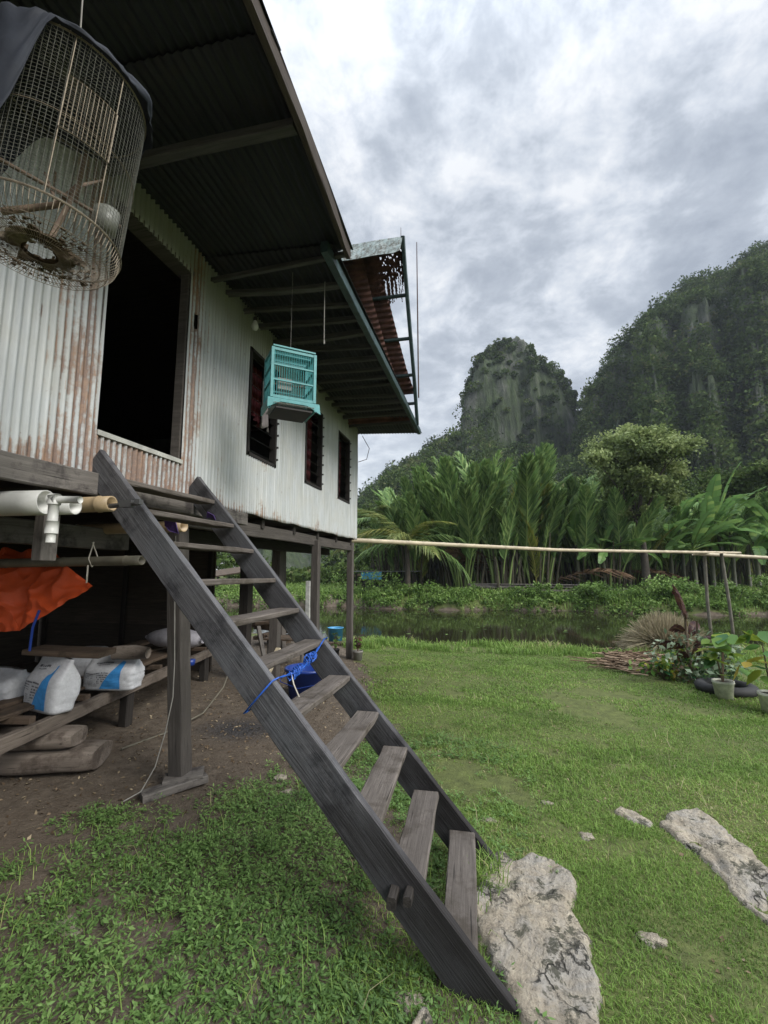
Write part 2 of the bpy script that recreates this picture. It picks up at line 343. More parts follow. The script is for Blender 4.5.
# ------------------------------------------------------------------ vegetation helpers
def unit(v): return v/np.maximum(np.linalg.norm(v,axis=-1,keepdims=True),1e-9)
def leaves(C,size,rg=RG,flat=0.,asp=.55,tone=None,spread=.55):
    """rhombic folded leaves at centres C"""
    n=len(C); size=np.broadcast_to(size,(n,))[:,None]
    d=rg.normal(size=(n,3)); d[:,2]*=(1-flat*.7); d=unit(d)
    up=rg.normal(size=(n,3))*spread+np.array([0,0,1.]); s=unit(np.cross(d,up)); nn=np.cross(s,d)
    a=C-d*size*.5; b=C+d*size*.5; m=C+nn*size*.08
    V=np.stack([a,m+s*size*asp*.5,b,m-s*size*asp*.5],1).reshape(-1,3)
    F_=np.arange(n*4).reshape(n,4)
    r=rg.random(n) if tone is None else np.clip(tone+rg.normal(0,.16,n),0,1)
    return V,F_,r
def blob_leaves(centres,radii,per,size,rg=RG,squash=.8,hollow=.5,tone_sd=.2):
    K=len(centres); radii=np.asarray(radii,float); 
    d=unit(rg.normal(size=(K,per,3))); rr=(hollow+(1-hollow)*rg.random((K,per,1)))
    # lumpy clump surface
    P=centres[:,None,:]+d*rr*radii[:,None,None]*np.array([1,1,squash])
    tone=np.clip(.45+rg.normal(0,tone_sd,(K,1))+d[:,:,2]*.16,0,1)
    return leaves(P.reshape(-1,3),size,rg,0,.6,np.broadcast_to(tone,(K,per)).ravel())
def merge(parts):
    V=[];F_=[];r=[];b=0
    for v,f,q in parts: V.append(v);F_.append(f+b);r.append(q);b+=len(v)
    return np.concatenate(V),np.concatenate(F_),np.concatenate(r)
def blades(P,h,w,rg=RG,lean=.5,tone=None,curl=.5):
    """grass blades: quad + tip; as quads (tip degenerate-free narrow)"""
    n=len(P); h=np.broadcast_to(h,(n,))[:,None]; w=np.broadcast_to(w,(n,))[:,None]
    az=rg.random(n)*2*PI; d=np.stack([np.cos(az),np.sin(az),np.zeros(n)],1); ln=(rg.random((n,1))*lean+.08)
    s=np.stack([-d[:,1],d[:,0],d[:,2]],1); tw=rg.normal(0,.5,(n,1)); s=unit(s+d*tw)
    z=np.array([0,0,1.]); m=P+d*h*ln*.35+z*h*.6; t=P+d*h*(ln*1.0+curl*.3)+z*h*(1-ln*.35)
    V=np.stack([P-s*w*.5,P+s*w*.5,m+s*w*.42,m-s*w*.42,t+s*w*.06,t-s*w*.06],1).reshape(-1,3)
    b=np.arange(n)[:,None]*6; F_=np.concatenate([b+np.array([[0,1,2,3]]),b+np.array([[3,2,4,5]])],0)
    r=rg.random(n) if tone is None else np.clip(tone+rg.normal(0,.15,n),0,1)
    return V,F_,np.concatenate([r,r])
def frond_mesh(name,mat,L,arch,leaf,seed,pairs=46,vee=.5,droop=.25,start=.22,lw=.075,ang=50):
    """pinnate frond growing along +X, bending down towards the tip; ribbons fold from the rachis"""
    rg=np.random.default_rng(seed); mb=[]
    def pt(s):
        a=arch*s*s; return np.array([L*(s-.25*arch*s**3*.6),L*.015*math.sin(5*s+seed),-L*a*.5])
    pts=[pt(s) for s in np.linspace(0,1,13)]
    V=[];F_=[];r=[]
    # rachis (triangular tube of quads)
    for i,p in enumerate(pts):
        rad=.06*(1-i/12.)*(L/7)+.008
        for k in range(4): V.append(p+np.array([0,math.cos(PI/2*k)*rad,math.sin(PI/2*k)*rad]))
    for i in range(12):
        for k in range(4): F_.append((i*4+k,i*4+(k+1)%4,i*4+4+(k+1)%4,i*4+4+k)); r.append(.9)
    for i in range(pairs):
        s=start+(1-start)*(i+rg.random()*.5)/pairs; p=pt(s); tn=unit(pt(min(1,s+.02))-pt(s-.02))
        ll=leaf*(math.sin(PI*min(1,.18+.80*(s-start)/(1-start)))**.6)*rg.uniform(.8,1.1)
        for sd in (-1,1):
            if rg.random()<.06: continue
            an=R(ang)*(1-.35*(s-start))*rg.uniform(.8,1.15)
            side=np.array([0,sd,0]); upv=unit(np.cross(tn,side)*sd)
            dr=tn*math.cos(an)+(side*math.cos(vee)+upv*math.sin(vee))*math.sin(an)
            dr=unit(dr); wv=unit(np.cross(dr,upv+rg.normal(0,.3,3)))*lw*.5*rg.uniform(.7,1.2)
            q1=p+dr*ll*.5; q2=p+dr*ll-np.array([0,0,1])*ll*droop*rg.uniform(.5,1.5)
            b=len(V); V+= [p-wv*.5,p+wv*.5,q1+wv,q1-wv,q2+wv*.15,q2-wv*.15]; F_+=[(b,b+1,b+2,b+3),(b+3,b+2,b+4,b+5)]
            t=rg.random(); r+=[t,t]
    return npmesh(name,np.array(V),np.array(F_),mat,r)
def bigleaf_mesh(name,mat,L,W,arch,seed,tear=0.3,nseg=14,fold=.35):
    rg=np.random.default_rng(seed); V=[];F_=[];r=[]
    def pt(s): a=arch*s; return np.array([L*math.sin(a)/max(arch,.01) if arch>.02 else L*s,0,-L*(1-math.cos(a))/max(arch,.01)])
    stem=.16
    pts=[pt(s) for s in np.linspace(0,1,nseg+1)]
    for i,p in enumerate(pts):
        rad=L*.011*(1-i/(nseg+1))
        for k in range(4): V.append(p+np.array([0,math.cos(PI/2*k)*rad,math.sin(PI/2*k)*rad]))
    for i in range(nseg):
        for k in range(4): F_.append((i*4+k,i*4+(k+1)%4,i*4+4+(k+1)%4,i*4+4+k)); r.append(1.)
    def wid(s): u=(s-stem)/(1-stem); return W*.5*max(0,(math.sin(PI*min(1,u*.93+.05)))**.55) if u>0 else 0
    for sd in (-1,1):
        s=stem
        while s<.985:
            e=min(.99,s+rg.uniform(.04,.12)); dz=rg.normal(0,.06)-fold*.3; tt=np.clip(.45+rg.normal(0,.15),0,1); gap=rg.random()<tear
            a,b=pt(s),pt(e); wa,wb=wid(s+.01),wid(e)
            fw=.12
            base=len(V); V+=[a,b,b+np.array([wb*fw+0,sd*wb*.55,fold*wb*.25]),a+np.array([wa*fw,sd*wa*.55,fold*wa*.25]),
                b+np.array([wb*.3-(.012*L if gap else 0),sd*wb,dz*wb*2]),a+np.array([wa*.3,sd*wa,dz*wa*2])]
            F_+=[(base,base+1,base+2,base+3),(base+3,base+2,base+4,base+5)]; r+=[tt,tt]; s=e
    return npmesh(name,np.array(V),np.array(F_),mat,r)
# ------------------------------------------------------------------ ground
def pond_edge(x):   # near shore
    return 9.75-.55*np.exp(-((x-2.6)/1.6)**2)+1.3/(1+np.exp(-(x-5.2)*1.6))+.12*np.sin(x*1.7)+.05*np.sin(x*5.1)+np.clip(-x-3,0,6)*.22
def far_edge(x): return 20.6+.35*np.sin(x*.6)+.2*np.sin(x*1.9+1)
def ss(a,b,x): t=np.clip((x-a)/(b-a),0,1); return t*t*(3-2*t)
def vnoise(x,y,seed=0):
    rg=np.random.default_rng(seed); o=0
    for i in range(9):
        a=rg.random()*2*PI; f=2**(i/2.2)*1.0; o=o+np.sin((x*math.cos(a)+y*math.sin(a))*f+rg.random()*7)*f**-.55
    return o/2.6
def gz(x,y):
    x=np.asarray(x,float);y=np.asarray(y,float)
    z=.018*vnoise(x*1.2,y*1.2,1)+.006*vnoise(x*6,y*6,2)
    ne=pond_edge(x); fe=far_edge(x)
    pond=ss(ne-.12,ne+.7,y)*(1-ss(fe-.8,fe+.15,y))
    z=z*(1-pond)-1.0*pond
    z=z+ss(fe-.3,fe+1.2,y)*(.28+.08*vnoise(x*.5,y*.5,5))
    z=z-.05*np.exp(-((x-.1)/1.2)**2-((y-1.5)/1.0)**2)*0
    return z
def grassmask(x,y):
    """1 = lawn, 0 = bare soil; the worn border follows the house"""
    # border polyline x_b(y)
    yb=[-1,1.2,2.06,2.5,2.9,3.5,4.05,5.3,7.5,8.6,9.6]; xb=[-3.0,-2.7,-2.6,-2.45,-2.0,-1.65,-1.2,-1.35,-2.15,-2.6,-3.4]
    b=np.interp(y,yb,xb); d=x-b+.22*vnoise(x*2.2,y*2.2,11)
    return ss(-.25,.3,d)
def axis(lo,hi,d,out0,out1,g=1.22):
    a=list(np.arange(lo,hi+1e-6,d)); s=d; v=a[-1]
    while v<out1: s=min(s*g,60); v+=s; a.append(v)
    s=d; v=a[0]; pre=[]
    while v>out0: s=min(s*g,60); v-=s; pre.append(v)
    return np.array(pre[::-1]+a)
gx=axis(-5,6,.055,-700,700); gy=np.concatenate([axis(.6,12.5,.055,-500,12.6),np.arange(12.7,26,.22),26+np.cumsum(.3*1.25**np.arange(31))]); gy=gy[(gy<900)]; gy=np.unique(gy)
X,Y=np.meshgrid(gx,gy,indexing='xy'); Z=gz(X,Y); far=ss(200,600,np.hypot(X,Y)); Z=Z*(1-far)
nx,ny=len(gx),len(gy); idx=np.arange(nx*ny).reshape(ny,nx)
Fg=np.stack([idx[:-1,:-1],idx[:-1,1:],idx[1:,1:],idx[1:,:-1]],-1).reshape(-1,4)
gm=grassmask(X,Y); gm=np.where(Y>9.6,1,gm); gm=np.where(Z<-.15,0,gm)
gm=gm*(1-.85*ss(.35,-.15,X+.12*vnoise(X*2,Y*2,12)+.30*(Y-1.6)+.05)*(Y<4.6))
gm=gm*(1-.75*((Y>10)&(Y<40)&(X<-4)))*1.0
ash=np.exp(-(((X+2.3)/.42)**2+((Y-4.1)/.30)**2)**1.5)*1.0
V=np.stack([X,Y,Z],-1).reshape(-1,3)
g=link('ground',npmesh('ground',V,Fg,M['ground'],smooth=True,attrs={'grass':gm.ravel(),'ash':ash.ravel()})); tag(g,kind='structure')
wv=[]; wx=np.linspace(-60,60,81); 
mb=MB(); mb.add([(-60,9,-.24),(60,9,-.24),(60,22.5,-.24),(-60,22.5,-.24)],[(0,1,2,3)]); w=mb.build('pond_water',M['water'],origin=(0,15,-.24)); tag(w,kind='structure')
# ------------------------------------------------------------------ hills
def unproj_dz(v,s):
    k=(512-v)/FPX; return s*(math.sin(T)+k*math.cos(T))/(math.cos(T)-k*math.sin(T))
def fbm2(x,y,seed,f0,n=11):
    rg=np.random.default_rng(seed); o=np.zeros_like(x); amp=0
    for i in range(n):
        a=rg.random()*2*PI; f=f0*1.55**i; o+=np.sin((x*math.cos(a)+y*math.sin(a))*f+rg.random()*9+1.7*np.sin((x*math.sin(a)-y*math.cos(a))*f*.6))*f**-.75; amp+=f**-.75
    return o/amp*2
U=np.linspace(250,1150,560); SS=np.linspace(52,235,230); UU,DD=np.meshgrid(U,SS)
XX=DD*(FH[0]+RH[0]*(UU-384)/FPX*math.cos(T)); YY=DD*(FH[1]+RH[1]*(UU-384)/FPX*math.cos(T))
def sky(us,vs,D): v=np.interp(U,us,vs); return np.array([unproj_dz(a,D) for a in v])[None,:]
def adj(us,vs):
    return [384+(u-384)*(1+math.tan(T)*unproj_dz(v,1.)) for u,v in zip(us,vs)]
nz=fbm2(XX,YY,3,.05)*1.0
UUn=UU+fbm2(XX,YY,8,.12)*3.0
def ridge(us,vs,D,foot,back,p=.6):
    v=np.interp(UUn,adj(us,vs),vs)+4; k=(512-v)/FPX; Hh=D*(math.sin(T)+k*math.cos(T))/(math.cos(T)-k*math.sin(T))
    fr=ss(foot,D,DD+nz*5+5*fbm2(UU/9.,DD/60.,17,.5)*1.5*ss(D+2,D-22,DD))**p; bk=1-ss(D+4,back,DD); fr=np.minimum(fr,DD/D*.985); return Hh*np.where(DD<D,fr,bk)
hl=ridge([250,340,355,362,385,410,430,450,463,480,520,560,600],[568,562,545,498,482,464,452,442,432,425,425,470,540],165,70,230,.75)
# tower: cliff all round
cx,cy=gp(527,140); tu_,tv_=[440,455,460,463,466,475,485,500,512,530,548,560,572,578,586,600],[570,520,470,425,392,370,352,344,340,346,358,376,400,420,480,570]; tv=np.interp(UUn,adj(tu_,tv_),tv_)+3; k_=(512-tv)/FPX
ht=140*(math.sin(T)+k_*math.cos(T))/(math.cos(T)-k_*math.sin(T)); sq=np.clip(np.abs(DD-140+1.6*fbm2(XX,YY,21,.22))/19,0,1); ht=ht*np.clip(1-sq**4.5,0,1)**(1/3.)*np.minimum(1,DD/140)
hr=ridge([560,578,586,592,598,608,622,642,665,690,715,740,768,840,950,1100],[570,470,418,392,378,362,346,331,311,291,284,264,250,225,240,330],140,66,230,.62)
hs_=ridge([420,470,520,580,640,768,1100],[520,490,470,452,440,425,430],110,60,150,.8)
HH=np.maximum(np.maximum(hl,ht),np.maximum(hr,hs_*.9))
HH=HH*(1+.05*fbm2(XX,YY,5,.16)*np.clip(HH/20,0,1))+fbm2(XX,YY,6,.30)*np.clip(HH/12,0,1)*2.0
HH=np.where(DD>226,-2,HH)+.2
idx=np.arange(UU.size).reshape(UU.shape)
Fh=np.stack([idx[:-1,:-1],idx[:-1,1:],idx[1:,1:],idx[1:,:-1]],-1).reshape(-1,4)
Vh=np.stack([XX,YY,HH],-1); 
tag(link('hills',npmesh('hills',Vh.reshape(-1,3),Fh,M['cliff'],smooth=True)),kind='structure')
# canopy over the hills
e1=Vh[1:,:-1]-Vh[:-1,:-1]; e2=Vh[:-1,1:]-Vh[:-1,:-1]; nrm=np.cross(e2,e1); area=np.linalg.norm(nrm,axis=-1); nz_=np.abs(nrm[...,2])/np.maximum(area,1e-9)
cellC=(Vh[1:,1:]+Vh[:-1,:-1])/2; hcell=cellC[...,2]
dens=area*np.where(nz_>.5,1,np.where(nz_>.22,.6,.22))*(hcell>1)*(DD[:-1,:-1]<172)*(UU[:-1,:-1]>330)*(UU[:-1,:-1]<900)
tw=(np.hypot(cellC[...,0]-cx,cellC[...,1]-cy)<21)&(hcell>25); dens=dens*np.where(tw,1.5,1)
dens=dens*np.where(fbm2(cellC[...,0]*1.,cellC[...,1]+cellC[...,2]*.35,77,.16)>.28,.12,1.)
pr=dens.ravel()/dens.sum(); NB=8500; pick=RG.choice(pr.size,NB,p=pr); PC=cellC.reshape(-1,3)[pick]+RG.normal(0,.5,(NB,3))
on_t=tw.ravel()[pick]; rad_=np.where(on_t,RG.uniform(.6,1.6,NB),RG.uniform(1.5,4.0,NB)*RG.uniform(.6,1,NB))
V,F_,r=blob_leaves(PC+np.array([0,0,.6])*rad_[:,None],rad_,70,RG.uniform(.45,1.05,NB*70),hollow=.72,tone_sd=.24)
tag(link('hill_forest',npmesh('hill_forest',V,F_,M['dark_leaf'],r)),'dense dark forest clinging to the karst hills','forest',kind='stuff')
# mid-distance woods behind the palms
K=780; us=RG.uniform(90,900,K); sd=RG.uniform(31,56,K); px=np.array([gp(a,b) for a,b in zip(us,sd)]); hh=RG.random(K)**.7*np.interp(us,[90,245,280,345,400,480,560,700,900],[3.2,3.2,1.2,1.4,6,6.5,9,11,12])*np.interp(sd,[31,56],[.75,1.25])
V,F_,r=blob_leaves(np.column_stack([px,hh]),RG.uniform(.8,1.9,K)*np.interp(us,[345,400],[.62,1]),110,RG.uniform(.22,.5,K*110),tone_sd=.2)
tag(link('far_woods',npmesh('far_woods',V,F_,M['dark_leaf'],r)),'mixed dark woods filling the ground between palms and hills','woods',kind='stuff')
# ------------------------------------------------------------------ trees
def limb(mb,p,d,L,r,depth,tips):
    pts=[Vector(p)]; rr=[r]; d=Vector(d).normalized()
    for i in range(4):
        d=(d+Vector((random.uniform(-.22,.22),random.uniform(-.22,.22),random.uniform(-.05,.15)))).normalized()
        pts.append(pts[-1]+d*L/4); rr.append(r*(1-.13*(i+1)))
    mb.tube(pts,rr,6)
    if depth==0: tips.append(pts[-1]); tips.append(pts[-2]); return
    for k in range(random.choice((2,3,3))):
        a=random.uniform(0,2*PI); sp=random.uniform(.45,.85)
        nd=(d+Vector((math.cos(a)*sp,math.sin(a)*sp,random.uniform(-.1,.35)))).normalized()
        limb(mb,pts[-1 if k<2 else -2],nd,L*random.uniform(.6,.78),rr[-1]*.72,depth-1,tips)
def tree(x,y,z,Hh,tr,label,leafm,depth=3,lsize=(.16,.32),per=150,brad=(.6,1.1),group=None,first=.42,seed=1,cat='tree',extra=0):
    random.seed(seed); rg=np.random.default_rng(seed)
    t=empty('broadleaf_tree',(x,y,z),label,cat,group); mb=MB(); tips=[]
    p0=Vector((x,y,z-.1)); top=Vector((x+random.uniform(-.3,.3),y,z+Hh*first))
    mb.tube([p0,p0.lerp(top,.5)+Vector((.05,0,0)),top],[tr,tr*.8,tr*.65],8)
    for k in range(4):
        a=k*PI/2+random.uniform(-.4,.4); limb(mb,p0.lerp(top,random.uniform(.75,1)),(math.cos(a)*.5,math.sin(a)*.5,1),Hh*.22,tr*.5,depth-1,tips)
    mb.build('trunk',M['trunk'],t,True)
    C=np.array([tuple(p) for p in tips]); C=C[rg.random(len(C))<.9]; q=unit(rg.normal(size=(extra,3)))*rg.random((extra,1))**.4*np.array([Hh*.19,Hh*.19,Hh*.25])+np.array([x,y,z+Hh*.62]) if extra else C[:0]; C=np.concatenate([C,q]); n=len(C)
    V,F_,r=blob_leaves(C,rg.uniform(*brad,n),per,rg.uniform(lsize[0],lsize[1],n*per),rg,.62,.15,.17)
    link('crown',npmesh('crown',V-np.array([x,y,z]),F_,leafm,r),t)
    return t
x,y=gp(646,22.5); tree(x,y,.25,9.9,.22,'tall light green leafy tree with a thick dark trunk, standing among the banana plants','x' and M['tree_leaf'],3,(.11,.24),230,(.4,.95),first=.40,seed=4,extra=75)
x,y=gp(372,37); tree(x,y,.2,7.2,.18,'small dark tree showing between the house corner and the coconut palm',M['dark_leaf'],3,(.2,.4),110,(.6,1.1),seed=9)
x,y=gp(764,33); tree(x,y,.2,10.5,.22,'dark leafy tree at the right edge behind the banana plants',M['dark_leaf'],3,(.2,.42),130,(.8,1.3),seed=15)
random.seed(21)
ORD=['first','second','third','fourth','fifth','sixth','seventh','eighth','ninth','tenth','eleventh','twelfth','thirteenth','fourteenth','fifteenth','sixteenth','seventeenth','eighteenth','nineteenth','twentieth','twenty-first','twenty-second','twenty-third','twenty-fourth']
fg=[frond_mesh('frond',M['frond'],7.4,.18+.16*i,1.15,40+i,62,.5,.28,.30,.15,40) for i in range(4)]
fy=frond_mesh('frond',M['frond_y'],6.3,.55,1.2,50,46,.5,.3,.18,.10,40)
fd=frond_mesh('frond',M['frond_d'],5.2,1.0,1.1,51,36,.4,.6,.2,.10,45)
def fmat(az,el,roll=0): return Matrix.Rotation(az,4,'Z')@Matrix.Rotation(-el,4,'Y')@Matrix.Rotation(roll,4,'X')
nip=[]
spots=[(398+ i*17.5+random.uniform(-6,6),random.uniform(23.2,27.5)) for i in range(14)]+[(668,27),(690,29),(716,28),(742,30),(765,27.5)]
spots=sorted(spots)
hts=np.interp([s[0] for s in spots],[398,420,450,490,530,560,640,700,765],[.72,.92,1.08,1.14,1.1,1.04,.72,.76,.84])
for i,(u,s_) in enumerate(spots):
    x,y=gp(u,s_); sc=.93*hts[i]*random.uniform(.93,1.06)*s_/25
    t=empty('nipa_palm',(x,y,.2),f'{ORD[i]} from the left of the erect dark green palms in the row across the pond','palm','nipa palms in the row across the pond')
    nf=random.randint(14,18)
    for k in range(nf):
        az=random.uniform(0,2*PI); el=R(random.choice((88,86,84,81,78,73))+random.uniform(-3,3)); q=random.random()
        me=fy if q<.09 else (fd if q<.12 else random.choice(fg))
        if me is fd: el=R(random.uniform(35,60))
        o=link('frond',me,t,Matrix.Translation((math.cos(az)*random.uniform(.1,.7),math.sin(az)*random.uniform(.1,.7),0))@fmat(az,el,random.uniform(-1.3,1.3))@Matrix.Scale(sc*random.uniform(.8,1.08),4))
        nip.append(o)
    mb=MB()
    for k in range(24):
        a=random.uniform(0,2*PI); r0=random.uniform(.1,1.0); hh=random.uniform(1.8,3.4)
        mb.tube([(x+math.cos(a)*r0,y+math.sin(a)*r0,.1),(x+math.cos(a)*r0*1.2,y+math.sin(a)*r0*1.2,.1+hh*.5),(x+math.cos(a)*r0*1.5,y+math.sin(a)*r0*1.5,.1+hh)],[.07,.055,.03],5)
    mb.build('stalk',M['stalk'],t)
# coconut palm
cf=[frond_mesh('frond',M['frond_y' if i==2 else 'frond'],3.4,.9+.35*i,.85,70+i,44,.15,.75,.12,.06,55) for i in range(3)]
cfl=frond_mesh('frond',leafmat('coconut_frond',[(0,(.10,.14,.04)),(.5,(.17,.21,.06)),(1,(.27,.29,.10))],.35,.4),3.3,1.1,.85,77,44,.15,.7,.12,.06,55)
for (u,s_,hh,lab) in ((407,23,2.6,'short coconut palm with drooping yellow-green fronds over the far bank by the house corner'),(386,28,3.6,'second coconut palm farther back, beside the house corner')):
    x,y=gp(u,s_); t=empty('coconut_palm',(x,y,.2),lab,'palm','coconut palms on the far bank'); mb=MB()
    mb.tube([(x,y,.0),(x+.05,y,hh*.5),(x,y,hh+.2)],[.17,.13,.12],8); mb.build('trunk',M['trunk'],t,True)
    for k in range(15):
        az=k*2.4+random.uniform(-.2,.2); el=R(random.uniform(10,72)); link('frond',random.choice(cf+[cfl,cfl]),t,Matrix.Translation((0,0,hh-.1))@fmat(az,el,0)@Matrix.Scale(random.uniform(.85,1.05),4))
# banana plants
bl=[bigleaf_mesh('leaf',M['banana'],2.9,.62,.5+.32*i,90+i) for i in range(5)]
bsp=[(577,23.5,3.3,.8),(603,22.8,3.0,.8),(628,23.2,2.9,.85),(671,24.5,3.6,.9),(694,22.6,3.0,1.),(712,23.6,4.0,1.15),(733,25,4.2,1.05),(757,22.8,3.2,1.0),(778,24,4.,1.1),(586,25.5,3.8,1.),(683,26,4.6,1.2),(722,26.5,5.2,1.3),(748,27,5.2,1.25)]
bsp=sorted(bsp)
for i,(u,s_,hh,sc) in enumerate(bsp):
    x,y=gp(u,s_); t=empty('banana_plant',(x,y,.2),f'{ORD[i]} from the left of the banana plants with broad leaves, across the pond','banana plant','banana plants across the pond'); mb=MB()
    mb.tube([(x,y,.0),(x+.04,y,hh*.5),(x,y,hh*.85)],[.14,.11,.07],8); mb.build('stem',M['bstem'],t,True)
    for k in range(9):
        az=k*2.4+random.uniform(-.4,.4); el=R(random.choice((80,68,55,45,30,20))+random.uniform(-6,6))
        link('leaf',random.choice(bl),t,Matrix.Translation((0,0,hh*.78-.1))@fmat(az,el,random.uniform(-.5,.5))@Matrix.Scale(sc*random.uniform(.75,1.1),4))
# shrubs and ground cover of the far bank
def shrub(x,y,z,r,h,label,mat,group,n=26,per=70,ls=(.07,.16),seed=0,name='shrub'):
    rg=np.random.default_rng(seed); C=np.column_stack([rg.normal(0,r*.5,n),rg.normal(0,r*.42,n),rg.random(n)*h*.8+h*.1])
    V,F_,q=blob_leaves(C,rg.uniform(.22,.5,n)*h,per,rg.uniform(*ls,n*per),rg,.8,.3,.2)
    t=empty(name,(x,y,z),label,'shrub',group); link('foliage',npmesh('foliage',V,F_,mat,q),t)
    mb=MB()
    for k in range(9):
        a=rg.random()*2*PI; mb.tube([(x,y,z-.05),(x+math.cos(a)*r*.3,y+math.sin(a)*r*.3,z+h*.4),(x+math.cos(a)*r*.55,y+math.sin(a)*r*.5,z+h*.75)],[.02,.015,.008],4)
    mb.build('stem',M['stalk'],t); return t
shr=[(372,22.2,1.3,.95),(392,21.6,1.1,.8),(412,22.,1.3,.9),(436,21.4,1.0,.7),(462,21.8,1.1,.65),(533,21.3,.9,.75),(551,21.7,.7,.55),(592,21.3,.7,.7),(627,21.6,1.0,.95),(655,21.8,1.3,1.25),(672,21.2,.9,.85),(702,21.8,1.4,.9),(733,21.6,1.3,.8),(762,21.7,1.4,.85),(795,21.6,1.4,.9),(345,22,1.2,.8),(318,22,1.2,.9),(292,22.4,1.1,.9),(262,22.4,1.3,1.),(236,22,1.2,.8)]
shr=sorted(shr)
for i,(u,s_,r_,h_) in enumerate(shr):
    x,y=gpy(u,s_); k9=[.75,1.25,.9,1.1,.6,1.35,.85][i%7]*(.4 if 255<u<350 else 1); shrub(x,y,.05,r_*(.8+.3*k9),h_*k9,f'{ORD[i]} from the left of the leafy green shrubs along the far pond bank',M['bush'],'shrubs along the far bank',seed=100+i)
K=3400; us=RG.uniform(150,960,K); sd=20.2+RG.random(K)**1.6*9; px=np.array([gpy(a,b) for a,b in zip(us,sd)])
fe=far_edge(px[:,0]); ok=px[:,1]>fe-.25; px=px[ok]; K=len(px)
V,F_,r=blob_leaves(np.column_stack([px,gz(px[:,0],px[:,1])+.08]),RG.uniform(.1,.42,K),36,RG.uniform(.06,.15,K*36),tone_sd=.25)
tag(link('bank_undergrowth',npmesh('bank_undergrowth',V,F_,M['bush'],r)),'low green undergrowth covering the far bank','undergrowth',kind='stuff')
n=26000; P=np.array([gpy(a,b) for a,b in zip(RG.uniform(150,960,n),20.3+RG.random(n)*12)]); P=np.column_stack([P,gz(P[:,0],P[:,1])]); P=P[P[:,2]>-.2]
V,F_,r=blades(P,RG.uniform(.12,.5,len(P)),.03,tone=.55)
tag(link('bank_grass',npmesh('bank_grass',V,F_,M['grass'],r)),'tall grass on the far bank','grass',kind='stuff')
# far bank props
def prop(name,label,cat,loc,group=None): return empty(name,loc,label,cat,group)
x,y=gp(388,25); t=prop('open_shed','small low shed with grey sheet roof and a pale blue cover on the far bank','shed',(x,y,.25))
for a,b in ((-1.6,-.8),(1.6,-.8),(-1.6,.8),(1.6,.8)): timber('post',(x+a,y+b,.2),(x+a,y+b,1.35),.1,.1,M['dark_wood'],t)
mb=MB(); 
for i in range(24): mb.box((x-1.84+i*.16,y,1.42+.02*(i%2)),(.16,2.1,.03))
mb.build('roof',M['thatch'],t); mb=MB(); mb.box((x-.7,y-.9,1.2),(1.1,.3,.35),.1,.05); mb.build('cover',M['light_blue'],t)
mb=MB(); mb.box((x+.5,y-.3,.7),(1.5,.7,.5),0,.05); mb.box((x-1,y,.55),(.8,.7,.6),0,.05); mb.build('stored_goods',M['frame_dark'],t)
x,y=gpy(527,23.6); t=prop('plank_pile','pile of long weathered boards lying on the far bank below the palms','board pile',(x,y,.25))
for k in range(7): timber('board',(x-3+random.uniform(-.5,.5),y+random.uniform(-.4,.4),.5+.05*k),(x+2.5+random.uniform(-.5,1),y+random.uniform(-.4,.4),.48+.05*k),.3,.05,M['grey_wood'],t)
for k in range(4): timber('support',(x-2+k*1.4,y-.2,.1),(x-2+k*1.4,y-.2,.5),.12,.12,M['dark_wood'],t)
x,y=gpy(600,22.2); tag(timber('fallen_branch',(x-2.2,y,.55),(x+1.6,y+.4,.62),.08,.08,M['grey_wood']),'long thin fallen branch lying on low props at the far water edge','branch')
# ------------------------------------------------------------------ house
HX,HY0,HY1=-2.2,-1.6,7.68; HB=-7.2
house=empty('stilt_house',(-2.2,3,0),'raised stilt house clad in rusty white corrugated iron with a dark overhanging roof','house')
openings=[(2.12,2.88,2.30,3.83),(3.81,4.42,2.6,3.69),(5.23,5.84,2.6,3.69),(6.54,7.17,2.6,3.69)]
ys=set(np.round(np.arange(HY0,HY1,.045/7),4)); 
for o in openings: ys|={o[0],o[1]}
ys=np.array(sorted(ys|{HY1})); zs=np.array(sorted(set(list(np.round(np.arange(2.03,4.1,.03),3))+[2.30,2.6,3.69,3.83,4.1])))
YY,ZZ=np.meshgrid(ys,zs); sheet=np.floor((YY-.3)/.78); rr_=np.random.default_rng(3); off=rr_.uniform(-.004,.004,40)[(sheet.astype(int)+10)%40]
Xw=HX+.0085*np.sin(2*PI*YY/.045)+off+.006*vnoise(YY*.9,ZZ*.9,31)
ZZ2=ZZ+np.where(ZZ<2.04,.006*np.sin(YY*5.3)+.005*np.sin(YY*13),0)
rust=np.exp(-np.abs(YY-2.02)/.13)*1.0+np.exp(-np.abs(YY-2.97)/.13)*1.0+1.0*((YY>2.1)&(YY<2.9)&(ZZ<2.35))+.75*np.exp(-(ZZ-2.03)/.12)+.35*np.exp(-np.abs(YY-.2)/.5)*.4
for k in range(-2,10):
    rust+=.35*np.exp(-np.abs(YY-(.3+.78*k))/.03)
rust+=.25*ss(1.9,-1,YY)
for zn in (2.14,2.86,3.62):
    yn=np.round((YY-.1125)/.27)*.27+.1125; dz_=ZZ-zn; rust+=1.6*np.exp(-((YY-yn)/.012)**2)*np.where(dz_>0,np.exp(-(dz_/.012)**2),np.exp(dz_/.10))
for o in openings[1:]: rust+=.35*np.exp(-np.abs(ZZ-o[2])/.12)*((YY>o[0]-.1)&(YY<o[1]+.1))
algae_shade=ss(3.55,3.95,ZZ+.08*vnoise(YY*3,ZZ*1,33)-.02*(YY-4))*.85  # upper wall band: algae plus awning shade put into the colour
idx=np.arange(YY.size).reshape(YY.shape); Fw=np.stack([idx[:-1,:-1],idx[:-1,1:],idx[1:,1:],idx[1:,:-1]],-1)
